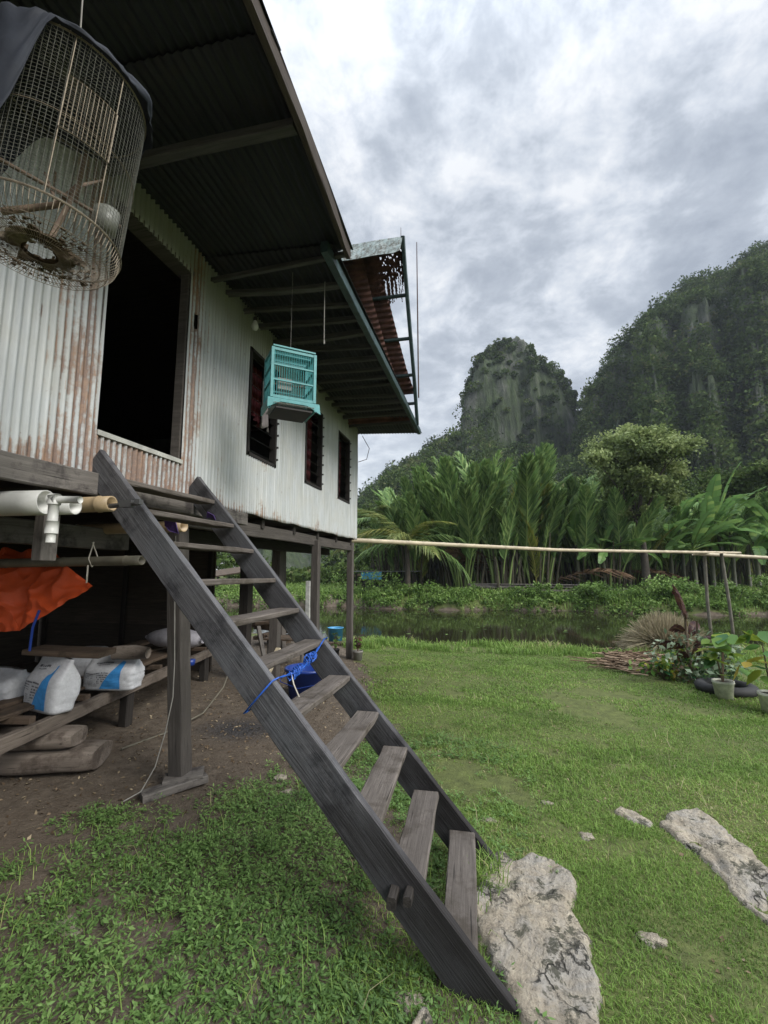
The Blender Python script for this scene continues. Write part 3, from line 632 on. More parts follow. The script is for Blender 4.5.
cy_=(ys[:-1]+ys[1:])/2; cz_=(zs[:-1]+zs[1:])/2; CY,CZ=np.meshgrid(cy_,cz_); keep=np.ones(CY.shape,bool)
for o in openings: keep&=~((CY>o[0])&(CY<o[1])&(CZ>o[2])&(CZ<o[3]))
keep&=~((CY>2.93)&(CY<2.985)&(CZ>3.42)&(CZ<3.52))     # rusted-out hole beside the door
Vw=np.stack([Xw,YY,ZZ2],-1).reshape(-1,3)-np.array([-2.2,3,0])
o=link('wall',npmesh('wall',Vw,Fw[keep],M['wall'],smooth=True,attrs={'rust':np.clip(rust,0,1).ravel(),'algae_shade':algae_shade.ravel(),'groove':np.clip(-np.sin(2*PI*YY/.045),0,1).ravel()}),house)
sd_=o.modifiers.new('thick','SOLIDIFY'); sd_.thickness=.002
# inner timber shell (keeps the room dark) and end walls
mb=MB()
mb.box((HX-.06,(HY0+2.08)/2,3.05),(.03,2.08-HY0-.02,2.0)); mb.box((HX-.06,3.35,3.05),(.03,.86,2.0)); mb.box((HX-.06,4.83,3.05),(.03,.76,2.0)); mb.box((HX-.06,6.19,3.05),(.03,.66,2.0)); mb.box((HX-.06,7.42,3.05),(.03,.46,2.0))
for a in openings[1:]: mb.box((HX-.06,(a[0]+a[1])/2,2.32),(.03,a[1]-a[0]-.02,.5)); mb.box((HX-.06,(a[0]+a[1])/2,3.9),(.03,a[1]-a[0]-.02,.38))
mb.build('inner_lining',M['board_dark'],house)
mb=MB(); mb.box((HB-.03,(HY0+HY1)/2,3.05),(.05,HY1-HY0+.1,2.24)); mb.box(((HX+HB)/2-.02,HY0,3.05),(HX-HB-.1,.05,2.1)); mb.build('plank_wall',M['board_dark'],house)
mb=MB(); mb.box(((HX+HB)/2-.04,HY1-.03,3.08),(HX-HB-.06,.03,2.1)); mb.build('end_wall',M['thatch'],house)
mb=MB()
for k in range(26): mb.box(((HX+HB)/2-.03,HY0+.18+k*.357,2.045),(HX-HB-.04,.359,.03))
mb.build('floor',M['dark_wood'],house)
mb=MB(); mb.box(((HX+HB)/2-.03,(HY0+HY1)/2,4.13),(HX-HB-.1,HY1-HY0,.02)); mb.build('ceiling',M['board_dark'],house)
# sill beam, joists, posts
timber('sill_beam',(-2.165,HY0,1.99),(-2.165,2.35,1.985),.05,.13,M['grey_wood'],house,warp=.008)
timber('sill_beam',(-2.18,2.35,1.965),(-2.18,3.8,1.965),.06,.11,M['grey_wood'],house)
timber('joist_beam',(-2.30,3.1,1.90),(-2.30,7.66,1.90),.07,.13,M['post_wood'],house)
timber('joist_beam',(-2.75,HY0,1.73),(-2.75,3.0,1.73),.08,.15,M['grey_wood'],house)
timber('joist_beam',(-2.72,3.1,1.82),(-2.72,7.6,1.82),.08,.12,M['dark_wood'],house)
for k in range(12): timber('floor_joist',(HB+.1,-1.3+k*.8,1.98),(-2.25,-1.3+k*.8,1.98),.06,.10,M['dark_wood'],house)
def post(x,y,w,top=1.9,lean=(0,0),mat='post_wood',z0=-.15): return timber('post',(x+lean[0],y+lean[1],z0),(x,y,top),w,w,M[mat],house,warp=.006)
post(-2.27,2.98,.115,1.9,(.14,0.02)); post(-2.26,5.85,.10); post(-2.30,7.62,.10,1.98); post(-3.45,7.25,.15,1.85,(.05,0))
post(-2.95,6.1,.13,1.9); post(-5.2,7.4,.14); post(-4.6,3.2,.14); post(-6.6,7.4,.14); post(-6.9,3,.14); post(-2.3,-.9,.14); post(-4.6,-.9,.14); post(-3.35,5.95,.14,1.95,(0,0),'dark_wood')
# short stub by the pipes
timber('stub_block',(-2.28,1.95,1.55),(-2.28,1.95,1.84),.07,.09,M['grey_wood'],house)
# window parts
for (a,b,c,d) in openings[1:]:
    fr=MB(); x=HX-.02
    for (p,q) in (((a+.018,c),(a+.018,d)),((b-.018,c),(b-.018,d))): fr.bar((x,p[0],p[1]),(x,q[0],q[1]),.07,.035)
    fr.bar((x,a,c+.016),(x,b,c+.016),.07,.03); fr.bar((x,a,d-.016),(x,b,d-.016),.07,.03)
    w_=fr.build('window',M['frame_dark'],house)
    cu=[];F_=[];ny_,nz2=60,14
    for j in range(nz2+1):
        for i in range(ny_+1):
            yy=a+.03+(b-a-.06)*(.04+ (.8 if a<4 else .9)*i/ny_); zz=d-.03-(d-c-.06)*(.62 if a<4 else .97)*j/nz2
            if a<4: zz+=.12*math.sin(i/ny_*PI)*(j/nz2)
            cu.append((HX-.15+.02*math.sin(i*.75+.4*math.sin(j*.4)),yy,zz))
    F_=[(j*(ny_+1)+i,j*(ny_+1)+i+1,(j+1)*(ny_+1)+i+1,(j+1)*(ny_+1)+i) for j in range(nz2) for i in range(ny_)]
    m_=MB(); m_.add(cu,F_); m_.build('curtain',M['curtain'],w_,True)
    nb=8; lv=MB(); cl=MB()
    for k in range(nb):
        z=c+.08+(d-c-.14)*k/(nb-1)
        lv.bar((HX-.045,a+.035,z),(HX-.045,b-.035,z),.09,.005,up=(.55,0,.83))
        for e in (b-.01,): cl.bar((HX-.05,e,z-.01),(HX+.035,e+.01,z+.01),.012,.02)
        for e in (a+.02,): cl.bar((HX-.05,e,z-.01),(HX+.005,e,z+.005),.008,.014)
    lv.build('louvre_blades',M['blade'],w_); cl.build('louvre_clips',M['clip'],w_)
# doorway
fr=empty('x',(0,0,0)); bpy.data.objects.remove(fr)
df=MB(); df.bar((HX-.05,2.895,2.25),(HX-.05,2.895,3.87),.07,.05,up=(0,1,0)); df.bar((HX-.07,2.095,2.25),(HX-.07,2.095,3.87),.13,.04,up=(0,1,0)); df.bar((HX-.07,2.07,3.85),(HX-.07,2.93,3.85),.13,.04); 
d_=df.build('door_frame',M['post_wood'],house); sl=MB(); sl.bar((HX-.03,2.12,2.30),(HX-.03,2.88,2.30),.10,.03); sl.build('door_sill',M['sill'],d_)
# awning
def ex(y): return -.93-.026*(y-1.5)
def corr_sheet(name,y0,y1,xa,xb,za,zb,mat,parent,amp=.007,p=.055):
    n=int(abs(xb-xa)/(p/6)); V=[];F_=[]; ms=14
    for j in range(ms+1):
        y=y0+(y1-y0)*j/ms
        for i in range(n+1):
            f=i/n; xe=ex(y) if xb is None else xb; x=xa+((ex(y)+.03 if y0<1.7 else (xb if xb else 0))-xa)*f; V.append((x,y,za+(zb-za)*f+amp*math.sin(2*PI*(x)/p)+.006*math.sin(y*1.7+x)))
    F_=[(j*(n+1)+i,j*(n+1)+i+1,(j+1)*(n+1)+i+1,(j+1)*(n+1)+i) for j in range(ms) for i in range(n)]
    m_=MB(); m_.add(V,F_); o=m_.build(name,mat,parent,True); s=o.modifiers.new('t','SOLIDIFY'); s.thickness=.003; return o
corr_sheet('awning_sheet',-2.2,1.75,-2.35,-.93,4.10,4.03,M['roof'],house)
corr_sheet('awning_sheet',1.65,3.12,-2.35,-.945,4.085,4.015,M['roof'],house)
corr_sheet('awning_sheet',3.02,7.98,-2.35,-1.06,4.07,4.0,M['roof'],house)
timber('fascia',(ex(-2.2),-2.2,3.985),(ex(3.1),3.1,3.965),.035,.11,M['fascia_wood'],house,warp=.01)
timber('rafter',(-1.12,2.95,3.93),(-1.06,7.6,3.90),.06,.09,M['green_iron'],house,warp=.004)
pys=[2.05,3.12,3.42,3.72,3.98,4.25,4.5,4.83,5.08,5.4,5.66,5.98,6.22,6.5,6.78]
for k,yy in enumerate(pys):
    j=random.uniform(-.06,.06); timber('purlin',(-2.3,yy+j,3.975+random.uniform(-.02,.01)),(-1.10 if k>1 else -.96,yy-j*.5,3.955+random.uniform(-.015,.01)),random.uniform(.03,.07),random.uniform(.035,.06),M['roof_wood'],house,warp=.012)
timber('eave_beam',(-2.3,7.1,3.95),(-1.1,7.1,3.95),.05,.09,M['roof_wood'],house)
# steep gable roof
RY,RZ,EY,EZ=5.73,6.12,7.1,4.02
def sl_pt(x,f,n=0):  # f 0 at ridge, 1 at eave ; n = offset out of the slope (upwards)
    dy,dz=EY-RY,EZ-RZ; L=math.hypot(dy,dz); return (x,RY+dy*f+(-dz/L)*n,RZ+dz*f+(dy/L)*n)
timber('gable_rafter',sl_pt(-1.0,-.02),sl_pt(-1.03,1.06),.05,.09,M['green_iron'],house,warp=.006)
timber('gable_rafter',sl_pt(-4.9,-.02),sl_pt(-4.9,1.06),.05,.09,M['green_iron'],house)
for f in (.28,.52,.74,.92): timber('gable_purlin',sl_pt(-4.8,f,.03),sl_pt(-1.0,f,.03),.05,.04,M['green_iron'],house)
def slope_sheet(xe0,xe1,f0,f1,n,bow,name='roof_sheet',xin=-4.8,mat='rusty_sheet',pts=None):
    L=2.5; p=.08; nf=int(L*(f1-f0)/(p/8)); nxx=14; V=[]
    for j in range(nf+1):
        f=f0+(f1-f0)*j/nf
        xe=np.interp(f,pts[0],pts[1])
        for i in range(nxx+1):
            x=xin+(xe-xin)*(i/nxx); V.append(sl_pt(x,f,n+bow*(i/nxx)**3+.014*math.sin(2*PI*f*L/p)))
    F_=[(j*(nxx+1)+i,j*(nxx+1)+i+1,(j+1)*(nxx+1)+i+1,(j+1)*(nxx+1)+i) for j in range(nf) for i in range(nxx)]
    m_=MB(); m_.add(V,F_); o=m_.build(name,M[mat],house,True); s=o.modifiers.new('t','SOLIDIFY'); s.thickness=.003; return o
slope_sheet(0,0,.02,.86,.06,.0,pts=([0,.3,.5,.7,.86],[-1.50,-1.30,-1.22,-1.13,-1.03]))
slope_sheet(0,0,.0,1.02,-.05,.0,pts=([0,.3,.6,.8,1.],[-1.62,-1.52,-1.38,-1.25,-1.08]))
# ragged rusted-through sheet under the ridge
V=[];Fq=[]; n1,n2=44,52
for j in range(n2+1):
    for i in range(n1+1): V.append(sl_pt(-1.55+.53*i/n1+.004*math.sin(j*2.1+i),.0+.34*j/n2+.003*math.sin(i*3.3),.045+.008*math.sin(j*1.2)))
rg=np.random.default_rng(12); lim=.45+.5*rg.random(n1)
for j in range(n2):
    for i in range(n1):
        if j/n2>lim[i]: continue
        if rg.random()<.012 and j>3 and i>6: continue
        if mnoise.noise(Vector((i*.55,j*.42,4)))>.42 and i>12: continue
        b=j*(n1+1)+i; Fq.append((b,b+1,b+n1+2,b+n1+1))
m_=MB(); m_.add(V,Fq); o=m_.build('ragged_roof_sheet',M['rusty_sheet'],house); s=o.modifiers.new('t','SOLIDIFY'); s.thickness=.004
# near slope and ridge cap
V=[];n=60
mb=MB(); mb.add([(-4.9,RY,RZ),(-1.95,RY,RZ),(-1.95,3.4,4.3),(-4.9,3.4,4.3)],[(0,1,2,3)]); o=mb.build('near_roof_slope',M['roof'],house); s=o.modifiers.new('t','SOLIDIFY'); s.thickness=.01
V=[];n=40
for i in range(n+1):
    x=-4.9+(3.9)*i/n; zz=.03*math.sin(i*.9)*.4
    V+=[(x,RY-.26,RZ-.38-(.0 if i<n else -.03)+zz*.5),(x,RY-.03,RZ+.03+zz*.3),(x,RY+.03,RZ+.03+zz*.3),(x,RY+.06,RZ-.03)]
F_=[(i*4+k,i*4+k+1,(i+1)*4+k+1,(i+1)*4+k) for i in range(n) for k in range(3)]
m_=MB(); m_.add(V,F_); o=m_.build('ridge_cap',M['cap'],house); s=o.modifiers.new('t','SOLIDIFY'); s.thickness=.006
m_=MB(); m_.tube([(-.965,6.9,4.25),(-.965,6.88,5.6),(-.965,6.86,6.95)],[.012,.012,.007],6); m_.build('rod',M['rod'],house)
m_=MB(); m_.tube([(-1.03,RY,RZ),(-1.03,RY,RZ+.2)],[.005,.003],5); m_.build('finial_nail',M['rod'],house)
# loose wire at the house corner
m_=MB(); m_.tube([(-2.12,7.7,3.93),(-2.0,7.75,3.7),(-2.05,7.75,3.5),(-2.2,7.72,3.45)],.006,5); m_.build('loose_wire',M['rod'],house)
# boarded wall under the house
t=empty('underfloor_boarding',(-5.8,6.2,0),'dark plank wall closing off the space under the house','plank wall')
for k in range(9): timber('board',(-7.3,6.25,.10+k*.222),(-4.05,6.25,.10+k*.222),.03,.235,M['under_board'],t)
for xx in (-4.1,-5.6,-7.1): timber('upright',(xx,6.19,0),(xx,6.19,1.9),.07,.05,M['dark_wood'],t)
t=empty('added_side_boarding',(-7.2,2,0),'added plank wall along the far side, keeping the space under the house dark','plank wall')  # unseen wall added to keep daylight out from under the floor
for k in range(9): timber('board',(-7.25,-1.6,.10+k*.222),(-7.25,6.2,.10+k*.222),.03,.235,M['under_board'],t)
# ------------------------------------------------------------------ wooden stairs
st=empty('wooden_stairs',(0,2.2,0),'steep weathered wooden stairs leaning from the lawn up to the doorway','stairs')
NA,NB_=Vector((-2.14,2.13,2.19)),Vector((.20,1.78,-.12)); FA,FB=Vector((-2.12,3.0,2.21)),Vector((.16,2.55,-.12))
W_=.175; TH=.036
def stringer(A,B,w):
    d=(B-A).normalized(); side=Vector((0,0,1)).cross(d).normalized(); dn=-d.cross(side).normalized()
    if dn.z>0: dn=-dn
    return timber('stringer',A+dn*w/2,B+dn*w/2+d*.03,TH,w,M['stair'],st,up=-dn,warp=.005,ch=.005,seg=40)
stringer(NA,NB_,W_); stringer(FA,FB,W_)
zt=[.135,.315,.50,.68,.87,1.06,1.25,1.45,1.64,1.83,2.01]
def atz(A,B,z): f=(z-A.z)/(B.z-A.z); return A+(B-A)*f
for k,z in enumerate(zt):
    a=atz(NA,NB_,z+.004); b=atz(FA,FB,z+.004); d=(b-a).normalized(); wdt=.137+random.uniform(-.006,.006)
    back=Vector((-1,0,0))*(wdt/2+.002); tl=.01*random.uniform(-1,1)
    timber('tread',a+d*.02+back+Vector((0,0,-.015)),b-d*.02+back+Vector((0,0,-.015+tl)),wdt,.03,M['tread'],st,warp=.008,ch=.005,seg=14)
# tenon blocks under the lowest steps
timber('tenon_block',(-.37,1.78,.285),(-.37,1.87,.285),.035,.045,M['dark_wood'],st); timber('tenon_block',(-.31,1.78,.30),(-.31,1.86,.30),.03,.035,M['dark_wood'],st)
# blue rope
t=empty('blue_rope',(-.95,2,.95),'bright blue nylon rope knotted across the stairs between the two side rails','rope'); 
A=atz(NA,NB_,1.0); B=atz(FA,FB,1.06); mb=MB()
dd=(NB_-NA).normalized(); dn=Vector((dd.z,0,-dd.x)); dn=dn if dn.z<0 else -dn
a0=A+Vector((0,-.03,.012)); a1=A+dn*(W_+.015)+Vector((0,-.03,0)); a2=A+dn*(W_+.015)+Vector((0,.03,0)); a3=A+Vector((0,.03,.012))
mb.tube([a3,a0,a0.lerp(a1,.5)+Vector((0,-.003,0)),a1,a2,a3],.004,6); 
b0=B+Vector((0,.03,.012)); b1=B+dn*(W_+.015)+Vector((0,.03,0)); b2=B+dn*(W_+.015)+Vector((0,-.03,0)); b3=B+Vector((0,-.03,.012)); mb.tube([b3,b0,b1,b2,b3],.004,6)
random.seed(5)
def ropeline(n,amp,r,ph):
    pts=[]
    for i in range(n+1):
        f=i/n; e=math.sin(PI*f); p=a3.lerp(b3,f); sag=-.05*e
        pts.append(p+Vector((amp*e*math.cos(ph+f*26),0,sag+amp*e*math.sin(ph+f*26))))
    mb.tube(pts,r,5)
ropeline(60,.006,.0034,0); ropeline(60,.006,.0034,PI)
for k in range(5):
    f=random.uniform(.2,.75); pts=[]; c=a3.lerp(b3,f)+Vector((0,0,-.045)); ph=random.uniform(0,6)
    for i in range(26): q=i/25*4*PI; pts.append(c+Vector((math.cos(q+ph)*.014*random.uniform(.6,1.3),(i/25-.5)*.08,math.sin(q+ph)*.022*random.uniform(.6,1.3))))
    mb.tube(pts,.0026,5)
for k in range(3):
    f=.63; pts=[]; c=a3.lerp(b3,f)+Vector((0,0,-.04))
    for i in range(40): q=i/39*7*PI; rr2=.026*random.uniform(.7,1.1); pts.append(c+Vector((math.cos(q)*rr2,math.sin(q*.7)*.04,math.sin(q)*rr2)))
    mb.tube(pts,.0026,5)
mb.build('cord',M['blue_rope'],t,True); mb=MB(); c=a3.lerp(b3,.22)+Vector((0,0,-.03)); mb.tube([c,c+Vector((.02,-.01,-.05)),c+Vector((.045,0,-.11))],.004,5); mb.build('frayed_end',M['cord'],t)
# ------------------------------------------------------------------ pipes under the floor edge
def hollow(name,p0,p1,r,mat,label,cat,group=None,nodes=0,wall=.006,n=20,kid=None):
    mb=MB(); p0,p1=Vector(p0),Vector(p1); M_=frame(p0,p1); L=(p1-p0).length; prof=[]
    k=max(2,int(L/.1)); outer=[(L*i/k,r*(1+.0*i)) for i in range(k+1)]
    if nodes:
        outer=[]; 
        for i in range(k+1): outer.append((L*i/k,r))
        for q in range(1,int(L/nodes)+1):
            x0=q*nodes
            if x0<L-.03: outer+= [(x0-.012,r),(x0-.004,r*1.09),(x0+.004,r*1.09),(x0+.012,r)]
        outer.sort()
    prof=[(0,0)]+outer+[(L,r-wall),(L-.35 if L>.5 else L*.4,r-wall),(L-.36 if L>.5 else L*.39,0.0005)]
    vs=[M_@Vector((x,q*math.cos(2*PI*i/n),q*math.sin(2*PI*i/n))) for x,q in prof for i in range(n)]
    fs=[(a*n+i,a*n+(i+1)%n,(a+1)*n+(i+1)%n,(a+1)*n+i) for a in range(len(prof)-1) for i in range(n)]
    mb.add(vs,fs); o=mb.build(name,mat,None,True,origin=p0); tag(o,label,cat,group); return o
hollow('plastic_pipe',(-4.4,1.42,1.81),(-2.03,1.72,1.82),.058,M['pvc'],'large off-white plastic pipe, the widest end sticking out under the floor edge','pipe','pipes stored under the floor')
hollow('plastic_pipe',(-4.4,1.6,1.80),(-1.98,1.83,1.815),.042,M['pvc'],'smaller grey-white plastic pipe lying between the large pipe and the bamboo tube','pipe','pipes stored under the floor')
hollow('bamboo_tube',(-4.4,1.9,1.83),(-1.93,2.0,1.85),.042,M['bamboo'],'short tan bamboo tube with open end beside the plastic pipes','bamboo',wall=.009,nodes=.6)
hollow('bamboo_tube',(-4.4,2.95,1.80),(-2.02,2.72,1.80),.04,M['bamboo'],'brown bamboo tube behind the upper stair treads with a purple cloth on it','bamboo',nodes=.7)
hollow('bamboo_pole',(-5.2,2.55,1.52),(-2.08,2.42,1.56),.03,M['old_bamboo'],'long greenish bamboo pole tied with string in front of the orange tarp','bamboo',nodes=.5)
mb=MB(); mb.tube([(-2.47,2.44,1.68),(-2.46,2.40,1.57),(-2.44,2.41,1.52),(-2.45,2.47,1.56),(-2.49,2.45,1.68)],.004,5); mb.tube([(-2.46,2.40,1.53),(-2.45,2.39,1.46),(-2.46,2.4,1.42)],.005,5)
tag(mb.build('string_tie',M['cord']),'pale string loop holding the greenish bamboo pole up under the beam','string')
# plastic elbow
t=empty('pipe_elbow',(-1.98,1.6,1.75),'white plastic elbow fitting with short down pipe below the large pipe','pipe fitting')
mb=MB(); q=(-1.87,1.62)
mb.tube([(q[0],q[1],1.80),(q[0],q[1],1.70)],.021,14); mb.tube([(q[0],q[1],1.715),(q[0],q[1],1.66)],.026,14); mb.tube([(q[0],q[1],1.67),(q[0],q[1],1.62)],.019,14); mb.tube([(q[0],q[1],1.83),(q[0],q[1],1.79)],.027,14); mb.build('down_pipe',M['pvc'],t,True)
mb=MB(); mb.tube([(q[0]-.02,q[1],1.815),(q[0]+.02,q[1]+.0,1.812)],.026,14); mb.tube([(q[0],q[1],1.812),(q[0]+.13,q[1]+.01,1.808)],.016,14); mb.build('side_pipe',M['pvc'],t,True)
# latch bracket on the stringer
t=empty('tap_fitting',(-1.82,1.98,1.84),'small grey metal pipe fitting fixed between the bamboo tube and the stair rail','fitting'); mb=MB()
mb.tube([(-1.93,1.99,1.835),(-1.72,1.95,1.84)],.013,8); mb.box((-1.80,1.965,1.84),(.07,.035,.035)); mb.box((-1.72,1.95,1.845),(.03,.03,.025)); mb.build('body',M['clip'],t)
mb=MB(); mb.add([(-2.1,2.62,1.86),(-2.0,2.6,1.84),(-1.98,2.62,1.74),(-2.06,2.63,1.76),(-2.12,2.66,1.8)],[(0,1,2,3,4)]); o=mb.build('purple_cloth',M['purple']); s=o.modifiers.new('t','SOLIDIFY'); s.thickness=.006; tag(o,'scrap of purple cloth on the brown bamboo tube behind the stair treads','cloth'); mb=MB(); mb.add([(-2.0,2.95,1.93),(-1.93,2.93,1.9),(-1.92,2.97,1.83),(-2.02,2.98,1.85)],[(0,1,2,3)])
o=mb.build('purple_cloth',M['purple']); s=o.modifiers.new('t','SOLIDIFY'); s.thickness=.006; tag(o,'purple cloth corner showing beyond the far side rail at the wall bottom','cloth')
# ------------------------------------------------------------------ orange tarp
def crumple(name,pts,mat,sub=5,amp=.03,thick=.004,seed=0,parent=None,label=None,cat=None,fs=None,freq=4):
    mb=MB(); mb.add(pts,fs); me=mb.mesh(name,mat,pts[0]); o=link(name,me,parent,Matrix.Translation(Vector(pts[0])-(wloc(parent) if parent else Vector((0,0,0)))))
    import bmesh
    bm=bmesh.new(); bm.from_mesh(me); bmesh.ops.triangulate(bm,faces=bm.faces); 
    for _ in range(sub): bmesh.ops.subdivide_edges(bm,edges=[e for e in bm.edges],cuts=1,use_grid_fill=True)
    bm.normal_update()
    vn=[(v,v.normal.copy()) for v in bm.verts]
    for v,nn in vn:
        q=v.co*freq+Vector((seed*3.1,0,0)); a=abs(mnoise.noise(q))*1.4-.3+.5*abs(mnoise.noise(q*2.3)); v.co+=nn*a*amp
    bm.to_mesh(me); bm.free(); me.polygons.foreach_set('use_smooth',[False]*len(me.polygons)); me.update()
    s=o.modifiers.new('t','SOLIDIFY'); s.thickness=thick
    if label: tag(o,label,cat)
    return o
P=[(-3.65,2.62,1.67),(-3.0,2.64,1.63),(-2.88,2.6,1.55),(-2.58,2.55,1.40),(-2.8,2.48,1.22),(-3.02,2.45,1.10),(-3.6,2.5,1.05),(-3.05,2.5,1.36),(-3.3,2.42,1.42)]
crumple('orange_tarp',P,M['orange'],5,.06,label='bright orange folded tarpaulin hung up under the house floor',cat='tarpaulin',fs=[(0,1,7,8),(1,2,3,7),(7,3,4,5),(8,7,5,6),(0,8,6)],freq=4.5)
mb=MB(); mb.tube([(-2.83,2.42,1.24),(-2.87,2.42,1.13),(-2.9,2.44,.98)],.008,6); tag(mb.build('dark_strap',M['blue_tub']),'short dark blue strap dangling at the edge of the orange tarp','strap')
# ------------------------------------------------------------------ platform with sacks
RA,RB=Vector((-3.02,2.0,.37)),Vector((-3.78,5.9,.37)); pd=(RB-RA).normalized(); ps=Vector((-pd.y,pd.x,0)).normalized(); ps=ps if ps.x<0 else -ps
pf=empty('timber_platform',RA-Vector((0,0,.37)),'low rough timber platform stacked with planks and sacks under the house','platform')
timber('rail',RA,RB,.06,.10,M['log_wood'],pf,warp=.01); timber('rail',RA+ps*1.0,RB+ps*1.0,.06,.10,M['dark_wood'],pf)
for k in range(7): f=k/6; p=RA.lerp(RB,.05+.9*f)+Vector((0,0,.055)); timber('crossbar',p-ps*.0+ps*.04,p+ps*1.05,.06,.05,M['brown_wood'],pf)
for k in range(5): timber('deck_plank',RA+ps*(.25+.19*k)+Vector((0,0,.10)),RA.lerp(RB,random.uniform(.8,1))+ps*(.25+.19*k)+Vector((0,0,.10)),.15,.03,M['brown_wood'],pf,warp=.015)
for f in (.12,.5,.95):
    p=RA.lerp(RB,f)
    if f>.2: timber('leg',Vector((p.x,p.y,-.05))-ps*-.05,Vector((p.x,p.y,.32))+ps*.05,.09,.09,M['dark_wood'],pf)
    q=p+ps; timber('leg',Vector((q.x,q.y,-.05)),Vector((q.x,q.y,.32)),.09,.09,M['dark_wood'],pf)
for i,(f,a,l,w,z,lab) in enumerate(((.46,.22,1.7,.24,.50,'wide brown plank nearest the rail on the timber platform'),(.5,.5,1.9,.22,.52,'middle brown plank on the timber platform behind the nearest one'),(.55,.78,1.6,.2,.53,'rear brown plank on the timber platform'))):
    p=RA.lerp(RB,f)+ps*a; p.z=z; tag(timber('loose_plank',p,p+pd*l+ps*random.uniform(-.1,.1),w,.035,M['brown_wood'],warp=.01),lab,'plank','loose planks on the platform')
# broken box beam chunk beside sacks
p=RA.lerp(RB,.42)+ps*.1; p.z=.49; tag(timber('wood_chunk',p,p+pd*.42,.12,.12,M['brown_wood'],warp=.01),'thick dark offcut of timber on the rail right of the blue and white sacks','timber offcut')
def sack(name,c,w,d,h,rz,label,blue=True,seed=1,lean=(0,0),mat='sack',group=None,lying=False):
    rg=random.Random(seed); import bmesh
    t=empty(name,c,label,'sack',group); cr,sr=math.cos(rz),math.sin(rz)
    nu,nv=40,22; V=[];F_=[]
    def surf(a,f,k=1.0):
        # a around, f 0..1 height
        e=.30; ca,sa=math.cos(a),math.sin(a); px_=abs(ca)**e*(1 if ca>0 else -1)*w/2; py_=abs(sa)**(e*1.3)*(1 if sa>0 else -1)*d/2
        top=ss(.55,1.,f); sx=1-.06*top+.02*math.sin(f*PI); sy=(1-.8*top)*(.8+.25*math.sin(f*PI*.9+.3))
        bulge=1+.05*mnoise.noise(Vector((px_*9,py_*9,f*4+seed)))+.03*mnoise.noise(Vector((px_*22,py_*22,f*14+seed)))
        x=px_*sx*bulge*k+lean[0]*f; y=py_*sy*bulge*k+lean[1]*f; z=h*f*(1-.05*abs(px_*2/w)**2*(f>.5)) 
        z+=.02*mnoise.noise(Vector((px_*12,seed,f*3)))*f
        return Vector((c[0]+x*cr-y*sr,c[1]+x*sr+y*cr,c[2]+z))
    fl=[0,0]+[i/(nv-2) for i in range(1,nv-1)]
    rows=[]
    mb=MB(); 
    for j in range(nv):
        f=j/(nv-1); rows.append([surf(2*PI*i/nu,f,.96 if j==0 else 1) for i in range(nu)])
    mb.add([v for r_ in rows for v in r_],[(j*nu+i,j*nu+(i+1)%nu,(j+1)*nu+(i+1)%nu,(j+1)*nu+i) for j in range(nv-1) for i in range(nu)]+[tuple(range(nu-1,-1,-1)),tuple(range((nv-1)*nu,nv*nu))])
    mb.build('bag',M[mat],t,True)
    if blue:
        def pt(x,f,o=.004):   # x -1..1 on the front face
            a=-PI/2+ (x*.98)*PI/2; 
            # invert superellipse: cos part
            ca=max(-1,min(1,x*.93)); A=math.acos(abs(ca)**(1/.30)); A=-(A if ca>0 else PI-A)
            p=surf(A,f,1.0); n_=Vector((sr,-cr,0)); return p+n_*o
        # blue swoosh that widens downwards on the right side of the face
        q=MB(); n1=12
        for j in range(n1):
            f0,f1=.06+.80*j/n1,.06+.80*(j+1)/n1
            L=lambda f:-.30+.78*(f/.86)**1.1
            m1=8
            for i in range(m1):
                xs=[L(f0)+(.62-L(f0))*i/m1,L(f0)+(.62-L(f0))*(i+1)/m1,L(f1)+(.62-L(f1))*(i+1)/m1,L(f1)+(.62-L(f1))*i/m1]
                q.add([pt(xs[0],f0),pt(xs[1],f0),pt(xs[2],f1),pt(xs[3],f1)],[(0,1,2,3)])
        q.build('blue_print',M['sack_blue'],t,True)
        q=MB()
        def dash(x0,x1,f,hh): 
            n3=max(1,int((x1-x0)/.05))
            for i in range(n3):
                if rg.random()<.12: continue
                xa=x0+(x1-x0)*i/n3; xb=xa+(x1-x0)/n3*rg.uniform(.55,.85); v0=rg.uniform(0,.004)
                q.add([pt(xa,f+v0,.005),pt(xb,f+v0,.005),pt(xb,f+hh,.005),pt(xa,f+hh,.005)],[(0,1,2,3)])
        dash(-.62,.12,.80,.035); dash(-.5,0,.76,.012); dash(-.85,.1,.52,.03)
        for k in range(5): dash(-.35,.1-.06*k,.45-.055*k,.028)
        for k in range(3): dash(-.85,-.5,.47-.04*k,.016)
        for k in range(5): dash(-.72,-.5+.05*k,.30-.04*k,.012)
        q.build('printed_text',M['ink'],t)
    return t
sack('fertiliser_sack',(-3.36,3.02,.425),.44,.2,.40,R(-14),'white and blue printed sack standing upright on the platform rail end',True,1,(.02,.03),group='printed sacks on the platform')
sack('fertiliser_sack',(-3.33,3.62,.44),.46,.24,.28,R(10),'second white and blue sack slumped behind the upright one',True,4,(.0,.02),group='printed sacks on the platform')
sack('white_sack',(-3.95,3.1,.46),.5,.3,.24,R(0),'plain pale sack slumped at the left frame edge behind the printed sack',False,6,mat='sack')
sack('white_sack',(-3.9,3.9,.47),.42,.3,.27,R(20),'small white sack peeping out behind the dark board',False,8,mat='sack')
